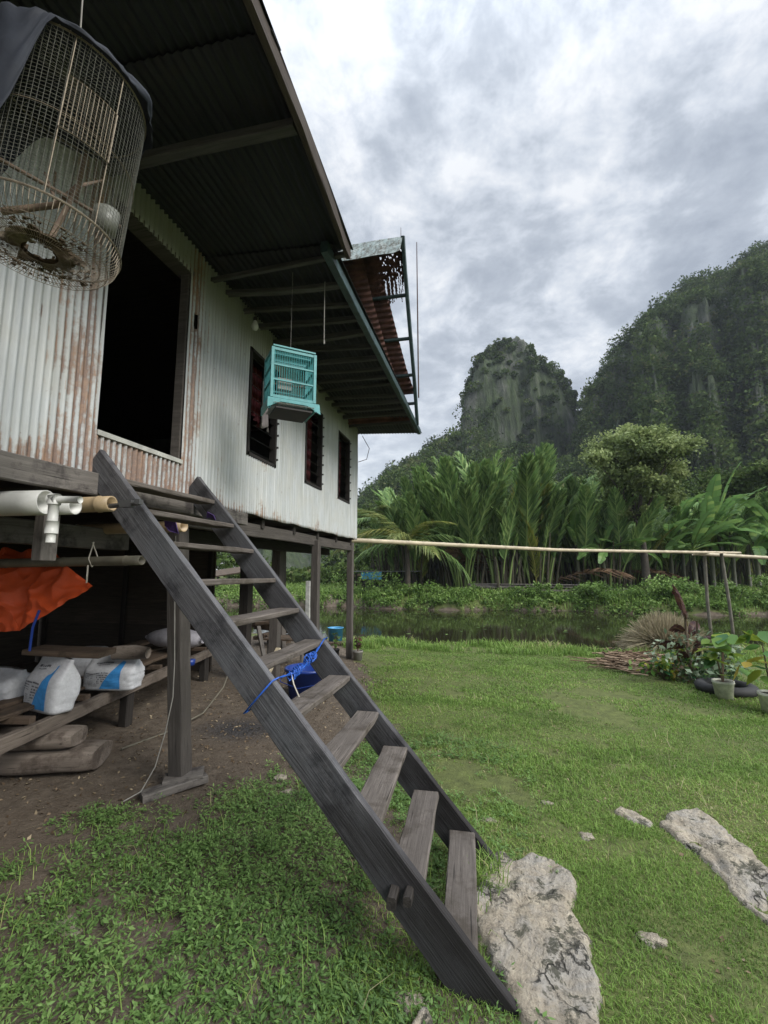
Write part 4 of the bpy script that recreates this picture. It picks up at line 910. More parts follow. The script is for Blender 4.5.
# lying sack
def lying(c,L,r,rz,label):
    mb=MB(); n,m=30,18; rows=[]
    for j in range(n+1):
        f=j/n; e=(math.sin(PI*min(1,max(0,(f-.06)/.94*.96+.02))))**.42 if f>.06 else .16
        for i in range(m):
            a=2*PI*i/m; rr3=r*e*(1+.07*mnoise.noise(Vector((f*7,math.cos(a)*2,math.sin(a)*2+c[0])))); z=math.sin(a)*rr3*.72
            z=max(z,-r*.55*min(1,e*1.4)); x=(f-.5)*L; y=math.cos(a)*rr3; rows.append((c[0]+x*math.cos(rz)-y*math.sin(rz),c[1]+x*math.sin(rz)+y*math.cos(rz),c[2]+z+r*.55))
    mb.add(rows,[(j*m+i,j*m+(i+1)%m,(j+1)*m+(i+1)%m,(j+1)*m+i) for j in range(n) for i in range(m)]+[tuple(range(m)),tuple(range(n*m+m-1,n*m-1,-1))])
    o=mb.build('lying_sack',M['grey_sack'],None,True,origin=c); tag(o,label,'sack'); return o
lying((-3.72,4.95,.58),.85,.17,R(-5),'long pale grey sack lying flat on the planks behind the front post')
p=Vector((-3.75,3.02,.86)); tag(timber('dark_board',(-3.55,3.02,.865),(-2.99,3.18,.835),.26,.04,M['brown_wood'],warp=.012),'dark wooden board laid across the top of the upright printed sack','board')
mb=MB(); mb.tube([(-3.28,3.55,.76),(-3.1,3.6,.765),(-2.98,3.62,.76)],[.06,.065,.05],12); tag(mb.build('short_log',M['log_wood'],None,True),'short round log resting on the slumped printed sack','log')
mb=MB(); mb.lathe((-3.2,4.55,.46),[(.0,.0),(.045,.0),(.05,.03),(.05,.06),(.0,.065)],16); tag(mb.build('plastic_dish',M['blue_tub'],None,True),'small blue plastic dish on the platform rail','dish')
# two sawn logs
def log(p0,p1,w,h,label,seed):
    random.seed(seed); p0,p1=Vector(p0),Vector(p1); L=(p1-p0).length; n=14; m=16; vs=[]
    for j in range(n+1):
        f=j/n; e=1-.12*(f>.93)*(f-.93)/.07
        for i in range(m):
            a=2*PI*i/m; rr3=1+.07*mnoise.noise(Vector((f*4,math.cos(a)*1.5,math.sin(a)*1.5+seed)))
            ca,sa=math.cos(a),math.sin(a); vs.append((f*L+.02*mnoise.noise(Vector((ca,sa,seed)))*(j in(0,n)),abs(ca)**.7*(1 if ca>0 else -1)*w/2*rr3*e,abs(sa)**.6*(1 if sa>0 else -1)*h/2*rr3*e))
    fs=[(j*m+i,j*m+(i+1)%m,(j+1)*m+(i+1)%m,(j+1)*m+i) for j in range(n) for i in range(m)]+[tuple(range(m-1,-1,-1)),tuple(range(n*m,n*m+m))]
    me=bpy.data.meshes.new('sawn_log'); me.from_pydata(vs,[],fs); me.materials.append(M['log_wood']); me.polygons.foreach_set('use_smooth',[True]*(len(fs)-2)+[False]*2); me.update()
    o=link('sawn_log',me,None,frame(p0,p1)); tag(o,label,'log','logs stacked under the platform end'); return o
log((-4.1,2.72,.09),(-2.90,3.10,.10),.34,.17,'lower and longer of the two grey logs under the near end of the platform',2)
log((-4.0,2.70,.245),(-3.04,3.02,.25),.26,.13,'upper rounded grey log on top of the longer one',3)
# footing boards, wire, thin cable on ground
tag(timber('footing_board',(-2.24,2.74,.025),(-1.98,3.06,.045),.11,.05,M['grey_wood']),'short weathered board lying at the foot of the front post','board')
tag(timber('footing_board',(-2.22,2.93,.055),(-2.0,3.06,.075),.16,.03,M['grey_wood']),'thin square packing board under the front post','board')
mb=MB(); mb.tube([(-2.22,2.90,1.75),(-2.19,2.90,1.2),(-2.16,2.89,.85),(-2.15,2.88,.62),(-2.17,2.85,.4),(-2.18,2.78,.2),(-2.21,2.7,.08),(-2.27,2.62,.05)],.004,6); tag(mb.build('wire',M['grey_cord'],None,True),'thin pale cable running down the front post to the ground','cable')
mb=MB(); mb.tube([(-3.0,3.4,.02),(-2.9,3.8,.02),(-2.85,4.3,.05),(-3.0,4.9,.15),(-3.1,5.2,.3)],.009,6); tag(mb.build('thin_stick',M['old_bamboo'],None,True),'thin crooked stick leaning from the soil to the platform','stick')
# ------------------------------------------------------------------ things beyond the stairs
t=empty('blue_tub',(-2.1,5.3,0),'dark blue plastic tub on the soil seen through the stair treads','tub'); mb=MB(); mb.lathe((-2.1,5.25,.0),[(.0,.01),(.21,.01),(.26,.32),(.28,.32),(.28,.35),(.25,.35),(.2,.04),(0,.04)],28); mb.build('body',M['blue_tub'],t,True); mb=MB(); mb.tube([(-2.37,5.25,.33),(-2.35,5.02,.22),(-2.1,4.96,.17),(-1.85,5.02,.22),(-1.83,5.25,.33)],.005,6); mb.build('handle',M['blue_tub'],t)
x,y=-3.1,6.9; t=empty('low_table',(x,y,0),'small low wooden bench table beyond the stairs near the water','table')
for k in range(3): timber('top_board',(x-.35,y-.14+k*.14,.42),(x+.35,y-.14+k*.14,.42),.13,.03,M['brown_wood'],t)
for a,b in ((-.28,-.12),(.28,-.12),(-.28,.12),(.28,.12)): timber('leg',(x+a,y+b,0),(x+a,y+b,.41),.05,.05,M['grey_wood'],t)
tag(timber('leaning_pole',(-2.45,5.05,.0),(-2.95,5.6,.75),.05,.05,M['grey_wood']),'short stick leaning beside the blue tub','pole')
tag(timber('leaning_pole',(-2.65,5.0,.0),(-2.6,5.5,.5),.07,.05,M['pale_bamboo']),'pale stake standing behind the stair treads left of the blue tub','stake')
t=empty('wood_heap',(-4.2,8.7,0),'heap of dark broken timber by the water seen through the upper treads','timber heap')
for k in range(11): a=random.uniform(0,PI); timber('piece',(-4.2-.45*math.cos(a),8.7-.3*math.sin(a),.1+.045*k),(-4.2+.5*math.cos(a),8.7+.3*math.sin(a),.14+.045*k),.14,.07,M['brown_wood'],t,warp=.02)
tag(timber('white_stake',(-3.95,9.8,-.4),(-3.95,9.8,1.25),.10,.10,M['sill']),'white square stake standing in the water behind the stairs','stake')
mb=MB(); mb.lathe((-3.05,9.1,.0),[(0,.0),(.13,.0),(.16,.32),(.17,.32),(.15,.3),(.12,.02),(0,.02)],20); tag(mb.build('light_blue_bucket',M['light_blue'],None,True),'light blue bucket beside a house post at the water edge','bucket')
mb=MB(); mb.box((-3.1,8.95,.03),(.9,.25,.05),.2); tag(mb.build('wash_board',M['brown_wood']),'low plank at the water edge by the light blue bucket','plank')
tag(timber('shore_log',(-2.2,10.35,-.17),(-.2,10.15,-.19),.10,.08,M['pale_bamboo']),'pale pole floating along the near shore behind the corner post','pole')
x,y=gp(232,26); t=empty('fallen_roof',(x,y,.3),'grey sheet roof of a low hut across the water, seen under the house','hut'); mb=MB(); mb.add([(x-1.6,y-1,1.0),(x+1.6,y-1,1.45),(x+1.5,y+1,1.9),(x-1.6,y+1,1.5)],[(0,1,2,3)]); o=mb.build('roof',M['brown_wood'],t); s=o.modifiers.new('t','SOLIDIFY'); s.thickness=.06
for a,b in ((-1.4,-.8),(1.4,-.8),(1.3,.8),(-1.4,.8)): timber('post',(x+a,y+b,.1),(x+a,y+b,1.2),.1,.1,M['dark_wood'],t)
# small pots by the corner post
def small_plant(mb_pts,n,size,c,h,rg,mat,name,parent,spread=.5,droop=.5):
    pass
def potted(c,rb,rt,hh,label,leafm,nleaf,lsize,ph,seed,matb='bucket',name='potted_plant',group=None,wide=.8):
    rg=np.random.default_rng(seed); t=empty(name,c,label,'potted plant',group); mb=MB()
    mb.lathe(c,[(0,.005),(rb,.005),(rt*.98,hh*.86),(rt*1.05,hh*.88),(rt*1.05,hh*.93),(rt*1.0,hh*.94),(rt*1.04,hh),(rt*.95,hh),(rt*.93,hh*.9)],26); mb.build('pot',M[matb],t,True)
    mb=MB(); mb.lathe((c[0],c[1],c[2]),[(rt*.94,hh*.9),(rt*.5,hh*.93),(0.001,hh*.95)],20); mb.build('soil',M['soil'],t,True)
    st_=MB(); L=[];
    for k in range(5):
        a=rg.random()*2*PI; top=np.array([math.cos(a)*.12*ph,math.sin(a)*.12*ph,hh+ph*rg.uniform(.7,1)]); mid=top*.5+np.array([0,0,hh*.5])
        st_.tube([(c[0],c[1],c[2]+hh*.9),tuple(np.array(c)+mid),tuple(np.array(c)+top)],[.012,.009,.005],5)
    st_.build('stem',M['twig'],t)
    Vs=[];Fs=[];rs=[]
    for k in range(nleaf):
        f=rg.random(); a=rg.random()*2*PI; rad=ph*wide*.42*(.4+.6*rg.random())*(1-.35*f); p=np.array([math.cos(a)*rad,math.sin(a)*rad,hh+ph*(.15+.85*f)]); s=lsize*rg.uniform(.6,1.1)
        dr=np.array([math.cos(a+rg.normal(0,.6)),math.sin(a+rg.normal(0,.6)),.35-rg.random()*1.5]); dr/=np.linalg.norm(dr); sd=np.array([-math.sin(a),math.cos(a),rg.normal(0,.2)]); up=np.cross(sd,dr)
        shp=[(-.5,0,0),(-.42,.28,-.03),(-.1,.46,-.06),(.2,.32,-.06),(.6,0,-.12),(.2,-.32,-.06),(-.1,-.46,-.06),(-.42,-.28,-.03),(0,0,.03)]
        b=len(Vs); Vs+=[p+(dr*x_+sd*y_+up*z_)*s for x_,y_,z_ in shp]; Fs+=[(b+8,b+0,b+1,b+2),(b+8,b+2,b+3,b+4),(b+8,b+4,b+5,b+6),(b+8,b+6,b+7,b+0)]; tt=np.clip(rg.normal(.5,.25),0,1); rs+=[tt]*4
    link('leaves',npmesh('leaves',np.array(Vs),np.array(Fs),leafm,rs),t); return t
x,y=2.70,6.25; potted((x,y,0),.085,.108,.21,'bushy broad-leaved plant in a dirty white bucket before the black tyre',M['pot_leaf'],30,.20,.50,3,wide=1.35,group='plants in buckets')
potted((2.93,5.76,0),.09,.115,.21,'yellow-green plant in a bucket at the right frame edge',M['pot_leaf'],34,.19,.62,4,wide=1.2,group='plants in buckets')
potted((-2.12,7.5,0),.07,.085,.16,'small plant in a greyish bucket at the foot of the corner post',M['canna'],14,.10,.28,6,'grey_cord',group='small pots by the corner post')
potted((-2.6,7.75,0),.06,.075,.13,'small leafy plant in a dark pot left of the corner post',M['bush'],22,.08,.26,7,'tyre',group='small pots by the corner post')
mb=MB(); V=[]; c=(2.87,6.58,.06)
for i in range(32):
    for j in range(12):
        a=2*PI*i/32; b=2*PI*j/12; V.append((c[0]+(.26+.07*math.cos(b))*math.cos(a),c[1]+(.26+.07*math.cos(b))*math.sin(a),c[2]+.06*math.sin(b)))
mb.add(V,[(i*12+j,((i+1)%32)*12+j,((i+1)%32)*12+(j+1)%12,i*12+(j+1)%12) for i in range(32) for j in range(12)]); tag(mb.build('old_tyre',M['tyre'],None,True),'black rubber tyre lying flat behind the potted plant','tyre')
# bronze-leaved plant
x,y=2.74,7.2; t=empty('bronze_leaf_plant',(x,y,0),'tall plant with dark bronze red paddle leaves beside the dry grass tuft','plant'); mb=MB(); mb.tube([(x,y,-.02),(x-.03,y,.6),(x-.02,y,.85)],[.025,.02,.012],6); mb.tube([(x+.05,y,-.02),(x+.1,y,.4),(x+.12,y,.8)],[.02,.016,.01],6); mb.build('stem',M['canna'] and M['twig'],t,True)
cl_=[bigleaf_mesh('leaf',M['canna'],.62,.24,.35+.3*i,130+i,0.,10,.5) for i in range(3)]
for (az,el,z,sc) in ((1.9,84,.72,.95),(3.3,30,.62,.6),(.2,60,.55,.55),(2.6,15,.42,.6),(5.8,30,.45,.6),(4.6,50,.3,.6),(1.2,55,.5,.55),(3.6,40,.2,.65)):
    link('leaf',random.choice(cl_),t,Matrix.Translation((0,0,z))@fmat(az,R(el),1.1)@Matrix.Scale(sc,4))
shrub(3.0,7.1,.0,.42,.62,'low bush with pale variegated leaves between bronze plant and potted plant',M['pale_leaf'],None,18,40,(.05,.11),seed=301,name='pale_shrub')
shrub(2.4,7.15,.0,.26,.42,'small bright green bush left of the bronze-leaved plant',M['pot_leaf'],None,10,36,(.05,.10),seed=302,name='low_shrub')
# grass tuft
rg=np.random.default_rng(17); n=6500; th=rg.random(n)*2*PI; el=rg.random(n)**.85*1.3; L=rg.uniform(.5,.8,n); c0=np.array([3.22,9.5,-.02])
dirx=np.stack([np.cos(th)*np.sin(el),np.sin(th)*np.sin(el),np.cos(el)],1); base=c0+np.stack([np.cos(th),np.sin(th),0*th],1)*rg.random((n,1))*.22
mid=base+dirx*L[:,None]*.55; tip=base+dirx*L[:,None]*.98-np.array([0,0,1])*(np.sin(el)*.28*L)[:,None]; tip[:,2]=np.maximum(tip[:,2],.0)
sv=unit(np.cross(dirx,rg.normal(size=(n,3))))*.006
V=np.stack([base-sv,base+sv,mid+sv,mid-sv,tip+sv*.5,tip-sv*.5],1).reshape(-1,3); b=np.arange(n)[:,None]*6; F_=np.concatenate([b+np.array([[0,1,2,3]]),b+np.array([[3,2,4,5]])]); r1=np.clip(rg.random(n)*.6,0,1); r2=np.clip(r1+.35,0,1)
o=link('grass_tuft',npmesh('grass_tuft',V-c0,F_,M['dry_grass'],np.concatenate([r1,r2])),None,Matrix.Translation(c0)); tag(o,'round tuft of dry brownish fountain grass at the near water edge','grass tuft')
# dead stalk heap
rg=np.random.default_rng(19); n=620; cx0=np.array([2.42,8.0]); P0=np.column_stack([cx0[0]+rg.normal(0,.30,n),cx0[1]+rg.normal(0,.30,n),rg.random(n)*.13]); P0[:,2]*=np.exp(-((P0[:,0]-cx0[0])/.6)**2); P0[:,2]+=.01
az=rg.normal(-.45,.5,n); L=rg.uniform(.12,.6,n); D=np.stack([np.cos(az),np.sin(az),rg.normal(0,.07,n)],1); D2=D+rg.normal(0,.18,(n,3)); w_=rg.uniform(.004,.014,n)[:,None]
A_=P0-D*L[:,None]/2; B_=P0; C_=P0+D2*L[:,None]/2; 
for q in (A_,B_,C_): q[:,2]=np.maximum(q[:,2],.008)
sv=np.stack([-D[:,1],D[:,0],0*az],1)*w_; zz=np.array([0,0,1])*w_
V=np.stack([A_-sv,A_+sv,A_+zz*1.6,B_-sv,B_+sv,B_+zz*1.6,C_-sv,C_+sv,C_+zz*1.6],1).reshape(-1,3); b=np.arange(n)[:,None]*9
F_=np.concatenate([b+np.array([[i,(i+1)%3,3+(i+1)%3,3+i]]) for i in range(3)]+[b+np.array([[3+i,3+(i+1)%3,6+(i+1)%3,6+i]]) for i in range(3)])
o=link('dead_stalk_heap',npmesh('dead_stalk_heap',V,F_,M['straw'],np.tile(rg.random(n),6))); tag(o,'low heap of dead brown stalks and leaves raked together on the lawn by the water','stalk heap')
# bamboo rail over the pond
def pole(name,pts,r,mat,label,cat,group=None,n=10):
    mb=MB(); pts=[Vector(p) for p in pts]; P=[];rr=[]
    for a,b in zip(pts[:-1],pts[1:]):
        L=(b-a).length; k=max(1,int(L/.42))
        for i in range(k):
            f=i/k; P+=[a.lerp(b,f),a.lerp(b,f+.04/L),a.lerp(b,f+.08/L)]; rr+=[r,r*1.12,r]
    P.append(pts[-1]); rr.append(r); mb.tube(P,rr,n); o=mb.build(name,mat,None,True,origin=pts[0]); return tag(o,label,cat,group)
x1,y1=gp(742,14.2); x2,y2=gp(560,11.2)
pole('bamboo_rail',[(-3.2,7.55,2.06),(-2.0,7.9,2.02),(x2,y2,1.99),(x1,y1,2.03)],.042,M['pale_bamboo'],'long pale bamboo pole running from the house out over the pond','bamboo pole','bamboo rail over the pond')
x3,y3=gp(694,13.6); x4,y4=gp(850,13.2)
pole('bamboo_rail',[(x3,y3,1.99),(x4,y4,1.72)],.055,M['pale_bamboo'],'second bamboo pole continuing to the right edge from the crossed supports','bamboo pole','bamboo rail over the pond')
x,y=gp(706,13.9); pole('rail_stake',[(x+.0,y,-1),(x-.04,y,.5),(x,y,2.05)],.045,M['old_bamboo'],'left of the two thin stakes holding the bamboo poles over the water','stake','stakes in the pond')
x,y=gp(724,13.2); pole('rail_stake',[(x+.1,y,-1),(x+.05,y,.6),(x-.03,y,1.98)],.042,M['old_bamboo'],'right of the two thin stakes, pale and slightly crooked','stake','stakes in the pond')
# ------------------------------------------------------------------ bulb, cord
t=empty('light_bulb',(-2.02,3.35,3.75),'white light bulb in a socket under the roof edge between door and first window','bulb'); mb=MB(); mb.lathe((-2.05,3.62,3.78),[(0,-.045),(.02,-.042),(.033,-.02),(.033,.0),(.022,.03),(.015,.05)],16); mb.build('glass',M['bulb'],t,True); mb=MB(); mb.lathe((-2.05,3.62,3.83),[(.018,0),(.02,.03),(.012,.04),(.003,.045),(.003,.14)],12); mb.build('socket',M['frame_dark'],t,True)
mb=MB(); mb.tube([(-1.26,3.35,3.93),(-1.26,3.35,3.6),(-1.258,3.35,3.38)],.004,5); mb.tube([(-1.258,3.35,3.40),(-1.257,3.35,3.37)],.008,6); tag(mb.build('dangling_string',M['grey_cord']),'thin cord hanging straight down from the roof purlins','cord')
# ------------------------------------------------------------------ round bird cage
CX,CY_,CZ0,CR,CH=-1.25,.97,2.48,.2,.50
t=empty('round_bird_cage',(CX,CY_,CZ0),'large round wire bird cage with a dark cloth over its top, hanging at upper left','bird cage')
tl=Vector((.05,.05,1)).normalized(); ta=Vector((1,0,-.05)).normalized(); tb=tl.cross(ta)
def cp(r,a,z): return Vector((CX,CY_,CZ0))+ta*(r*math.cos(a))+tb*(r*math.sin(a))+tl*z
def ring(mb,r,z,w,n=48): mb.tube([cp(r,2*PI*i/n,z) for i in range(n+1)],w,5,False)
mb=MB(); NW=96
for k in range(NW): a=2*PI*k/NW; mb.tube([cp(CR*.985,a,0),cp(CR,a,CH*.5),cp(CR*1.02,a,CH)],.0008,3,False)
for k in range(44): ring(mb,CR*(.985+.035*k/44),.008+CH*k/44,.0005,36)
mb.build('mesh_side',M['wire'],t)
mb=MB(); ring(mb,CR,0,.0032); ring(mb,CR*1.02,CH,.003); ring(mb,CR*1.01,CH*.5,.0012)
for a in (-.70,-.08,1.2,2.3,3.3,4.3): mb.tube([cp(CR*1.0,a,0),cp(CR*1.03,a,CH)],.0016,5,False)
mb.build('hoops',M['rust_wire'],t)
mb=MB(); 
for k in range(96):
    a=2*PI*k/96; mb.tube([cp(CR,a,0.0),cp(CR*.96,a,-.03),cp(CR*.86,a,-.05),cp(.045,a,-.055)],.0010,3,False)
for r_ in (.05,.075,.1,.125,.15,.172): ring(mb,r_,-.0535,.001,40)
mb.build('floor_grid',M['rust_wire'],t)
mb=MB(); random.seed(3)
V=[];n=40
for i in range(n):
    a=2*PI*i/n; ro=.085*(1+.75*mnoise.noise(Vector((math.cos(a)*2.3,math.sin(a)*2.3,1)))); V+=[cp(.038*(1+.8*mnoise.noise(Vector((math.cos(a)*.9,math.sin(a)*.9,5)))),a,-.045),cp(ro,a,-.043),cp(ro*.8,a,-.028)]
mb.add(V,[(i*3+k,((i+1)%n)*3+k,((i+1)%n)*3+(k+1)%3,i*3+(k+1)%3) for i in range(n) for k in range(3)])
for k in range(300): a=random.uniform(0,2*PI); r_=random.uniform(.03,.16)**1.0; s_=random.uniform(.002,.008); c_=cp(r_,a,-.048); mb.box(c_,(s_,s_*1.5,s_*.6),a,.001)
mb.build('floor_litter',M['dropping'],t)
mb=MB()
for k in range(48):
    a=2*PI*k/48; mb.tube([cp(CR*1.02*math.cos(q),a,CH+.055*math.sin(q)) for q in np.linspace(0,PI/2,6)],.0008,3,False)
mb.build('dome',M['wire'],t)
# door panel facing the camera side (azimuth towards viewer)
a0=-.70; a1_=-.08; mb=MB(); z0_,z1_=.20,.365
for k in range(13): a=a0+(a1_-a0)*k/12; mb.tube([cp(CR*1.035,a,z0_),cp(CR*1.045,a,z1_)],.0018 if k in(0,12) else .0008,4,False)
for k in range(14): z=z0_+(z1_-z0_)*k/13; mb.tube([cp(CR*1.04,a0+(a1_-a0)*i/8,z) for i in range(9)],.0020 if k in(0,13) else .0010,4,False)
mb.build('door',M['rust_wire'],t)
mb=MB(); mb.tube([cp(.17,3.2,.10),cp(.05,2.2,.15),cp(.06,.6,.2),cp(.10,0,.27)],[.011,.010,.009,.006],7); mb.tube([cp(.06,.6,.2),cp(.12,1.2,.30)],[.006,.004],6); mb.tube([cp(.05,2.2,.15),cp(.1,2.8,.27)],[.006,.004],6); mb.tube([cp(.18,4.2,.16),cp(.19,1.1,.17)],.006,6); mb.tube([cp(.02,0,-.03),cp(.06,.6,.2)],[.009,.008],6)
mb.build('perch_branch',M['twig'],t,True)
mb=MB(); c_=cp(.155,.5,.06); mb.lathe(c_,[(0,0),(.028,0),(.036,.07),(.034,.07),(.027,.004),(0,.004)],14); mb.build('feeder_cup',M['cup'],t,True)
# draped cloth: follows the dome, hangs down one side
V=[];F_=[];na,nr=90,30
aS,aE=-2.45,3.0
for j in range(nr+1):
    f=j/nr
    for i in range(na+1):
        g_=i/na; a=-PI*1.25+g_*2*PI
        edge=1.0 if True else 0
        drop=.002+.34*float(ss(-.92,-1.32,a))*float(ss(-3.6,-2.9,a)); tot=.30+drop; s_=f*tot
        if s_<.30: q=s_/.30*PI/2; r_=CR*1.045*math.sin(q); z=CH+.058*math.cos(q)+.004
        else: r_=CR*1.055; z=CH-(s_-.30)
        cv=(math.cos(a)*2.2,math.sin(a)*2.2,f*3); w=.02*mnoise.noise(Vector(cv))+.012*mnoise.noise(Vector(cv)*2.7); r_=r_+abs(w)+ .006*f
        V.append(cp(r_,a,z+w*.5))
F_=[(j*(na+1)+i,j*(na+1)+i+1,(j+1)*(na+1)+i+1,(j+1)*(na+1)+i) for j in range(nr) for i in range(na)]
m_=MB(); m_.add(V,F_); o=m_.build('cloth_cover',M['cloth'],None,True,origin=tuple(cp(0,0,CH+.1))); s=o.modifiers.new('t','SOLIDIFY'); s.thickness=.002; tag(o,'dark slate cloth draped over the top and side of the round cage','cloth')
mb=MB(); mb.tube([cp(0,0,CH+.05),cp(0,0,CH+.09),Vector((CX+.03,CY_,4.0))],.0025,5); mb.build('hanger_wire',M['grey_cord'],t)
mb=MB(); mb.tube([cp(CR*1.07,-1.95,CH-.31),cp(CR*1.06,-1.95,CH-.4),cp(CR*1.03,-1.95,.02)],.0022,5); tag(mb.build('tie_cord',M['cord']),'white cord tying the slate cloth down to the cage rim','cord')
# ------------------------------------------------------------------ teal cage
c=Vector((-1.54,3.0,2.80)); d1=Vector((.78,.63,0)).normalized(); d2=Vector((-d1.y,d1.x,0)); Wc,Dc,Hc=.335,.25,.40
t=empty('teal_bird_cage',c,'square teal painted bird cage hanging in front of the first window','bird cage')
def q3(a,b,z): return c+d1*a+d2*b+Vector((0,0,z))
mb=MB(); b_=.022
for a,b in ((0,0),(Wc,0),(Wc,Dc),(0,Dc)): mb.bar(q3(a,b,0),q3(a,b,Hc),b_,b_,up=d1)
for z in (.01,Hc*.36,Hc*.66,Hc-.01):
    hh=b_ if z in(.01,Hc-.01) else .012
    for p,q in (((0,0),(Wc,0)),((Wc,0),(Wc,Dc)),((Wc,Dc),(0,Dc)),((0,Dc),(0,0))): mb.bar(q3(*p,z),q3(*q,z),.014,hh)
mb.build('frame',M['teal'],t)
mb=MB()
for k in range(1,18):
    for b in (0,Dc): mb.tube([q3(Wc*k/18,b,0),q3(Wc*k/18,b,Hc)],.0026,5)
for k in range(1,12):
    for a in (0,Wc): mb.tube([q3(a,Dc*k/12,0),q3(a,Dc*k/12,Hc)],.0026,5)
    mb.tube([q3(0,Dc*k/12,Hc),q3(Wc,Dc*k/12,Hc)],.0026,5)
mb.build('bars',M['teal'],t)
mb=MB(); mb.add([q3(-.03,-.012,-.005),q3(Wc+.04,-.012,-.005),q3(Wc+.05,-.012,-.085),q3(Wc*.82,-.012,-.03),q3(Wc*.2,-.012,-.03),q3(-.03,-.012,-.085)],[(0,5,4,3,2,1)]); mb.add([q3(-.012,Dc+.02,-.005),q3(-.012,-.01,-.005),q3(-.012,-.01,-.07),q3(-.012,Dc+.02,-.07)],[(0,1,2,3)]); mb.add([q3(Wc+.012,Dc+.02,-.005),q3(Wc+.012,-.01,-.005),q3(Wc+.012,-.01,-.07),q3(Wc+.012,Dc+.02,-.07)],[(0,1,2,3)])
o=mb.build('skirt_board',M['teal'],t); s=o.modifiers.new('t','SOLIDIFY'); s.thickness=.012
mb=MB(); mb.bar(q3(Wc*.1,Dc/2,-.075),q3(Wc*.95,Dc/2,-.075),Dc*1.1,.012); mb.build('tray',M['frame_dark'],t)
mb=MB()
for k in range(22): mb.tube([q3(Wc*.05,Dc*(-.1+1.2*k/21),-.045),q3(Wc*.98,Dc*(-.1+1.2*k/21),-.045)],.0022,4)
for k in range(26): mb.tube([q3(Wc*(.05+.93*k/25),-.03,-.047),q3(Wc*(.05+.93*k/25),Dc+.03,-.047)],.0018,4)
mb.build('floor_mesh',M['wire'],t)
mb=MB(); mb.bar(q3(0,0,Hc+.012),q3(Wc,0,Hc+.012),.03,.012); mb.bar(q3(0,Dc,Hc+.012),q3(Wc,Dc,Hc+.012),.03,.012); mb.bar(q3(.0,Dc/2,Hc+.012),q3(Wc,Dc/2,Hc+.012),.03,.01); mb.build('top_slat',M['teal'],t)
mb=MB(); mb.tube([q3(Wc*.62,.02,Hc*.3),q3(Wc*.95,Dc*.6,Hc*.52)],.007,6); mb.tube([q3(Wc*.1,Dc*.5,Hc*.4),q3(Wc*.9,Dc*.5,Hc*.42)],.007,6); mb.build('perch',M['twig'],t); mb=MB(); mb.box(q3(Wc*.32,.05,.13),(.11,.05,.09),.68); mb.build('feeder',M['cup'],t)
mb=MB(); mb.tube([q3(Wc/2,Dc/2,Hc),q3(Wc/2,Dc/2,Hc+.12),(q3(Wc/2,Dc/2,0).x,q3(Wc/2,Dc/2,0).y,3.95)],.0015,4); mb.build('hanger_wire',M['grey_cord'],t)
# rag between the cage and window
P=[]; 
for j in range(9):
    for i in range(9): P.append((-2.02+.02*math.sin(i*1.3+j*.2),3.72+.20*(i/8)*(.35+.65*j/8)+.03*(1-j/8),3.27-.42*j/8+.02*math.cos(i*1.2)))
m_=MB(); m_.add(P,[(j*9+i,j*9+i+1,(j+1)*9+i+1,(j+1)*9+i) for j in range(8) for i in range(8)]); o=m_.build('hanging_rag',M['shirt'],None,True); s=o.modifiers.new('t','SOLIDIFY'); s.thickness=.006; tag(o,'grey cloth rag hanging by the first window behind the teal cage','cloth')
# ------------------------------------------------------------------ rocks
def slab(outline,h,label,seed,cat='rock',name='limestone_slab',group=None,res=.013):
    P=np.array(outline); c=P.mean(0); x0,y0=P.min(0)-.08; x1_,y1_=P.max(0)+.08
    xs=np.arange(x0,x1_,res); ys_=np.arange(y0,y1_,res); Xs,Ys=np.meshgrid(xs,ys_)
    # signed distance to polygon
    d=np.full(Xs.shape,1e9); ins=np.zeros(Xs.shape,bool); n=len(P)
    for i in range(n):
        a,b=P[i],P[(i+1)%n]; ab=b-a; tt=np.clip(((Xs-a[0])*ab[0]+(Ys-a[1])*ab[1])/(ab@ab),0,1); d=np.minimum(d,np.hypot(Xs-a[0]-tt*ab[0],Ys-a[1]-tt*ab[1]))
        cr_=((a[1]>Ys)!=(b[1]>Ys))&(Xs<(b[0]-a[0])*(Ys-a[1])/(b[1]-a[1]+1e-12)+a[0]); ins^=cr_
    sd_=np.where(ins,d,-d)+.012+.030*vnoise(Xs*5,Ys*5,seed)+.014*vnoise(Xs*17,Ys*17,seed+9)
    Z=gz(Xs,Ys)+h*(ss(-.01,.025,sd_))-.04+.04*ss(-.01,.03,sd_)
    Z+=ss(0,.08,sd_)*(.014*vnoise(Xs*4,Ys*4,seed+1)+.008*vnoise(Xs*13,Ys*13,seed+2)+.006*vnoise(Xs*31,Ys*31,seed+3)-.028*np.exp(-np.abs(vnoise(Xs*2.6,Ys*2.6,seed+5))/.07)-.012*np.exp(-np.abs(vnoise(Xs*7,Ys*7,seed+6))/.08))
    Z=np.where(sd_<-.03,gz(Xs,Ys)-.07,Z)
    # steps
    idx=np.arange(Xs.size).reshape(Xs.shape); F_=np.stack([idx[:-1,:-1],idx[:-1,1:],idx[1:,1:],idx[1:,:-1]],-1).reshape(-1,4)
    kk=(sd_>-.06); kf=(kk[:-1,:-1]&kk[1:,1:]).ravel()
    o=link(name,npmesh(name,np.stack([Xs-c[0],Ys-c[1],Z],-1).reshape(-1,3),F_[kf],M['rock'],smooth=True),None,Matrix.Translation((c[0],c[1],0))); tag(o,label,cat,group); return (P,)
rocks=[]
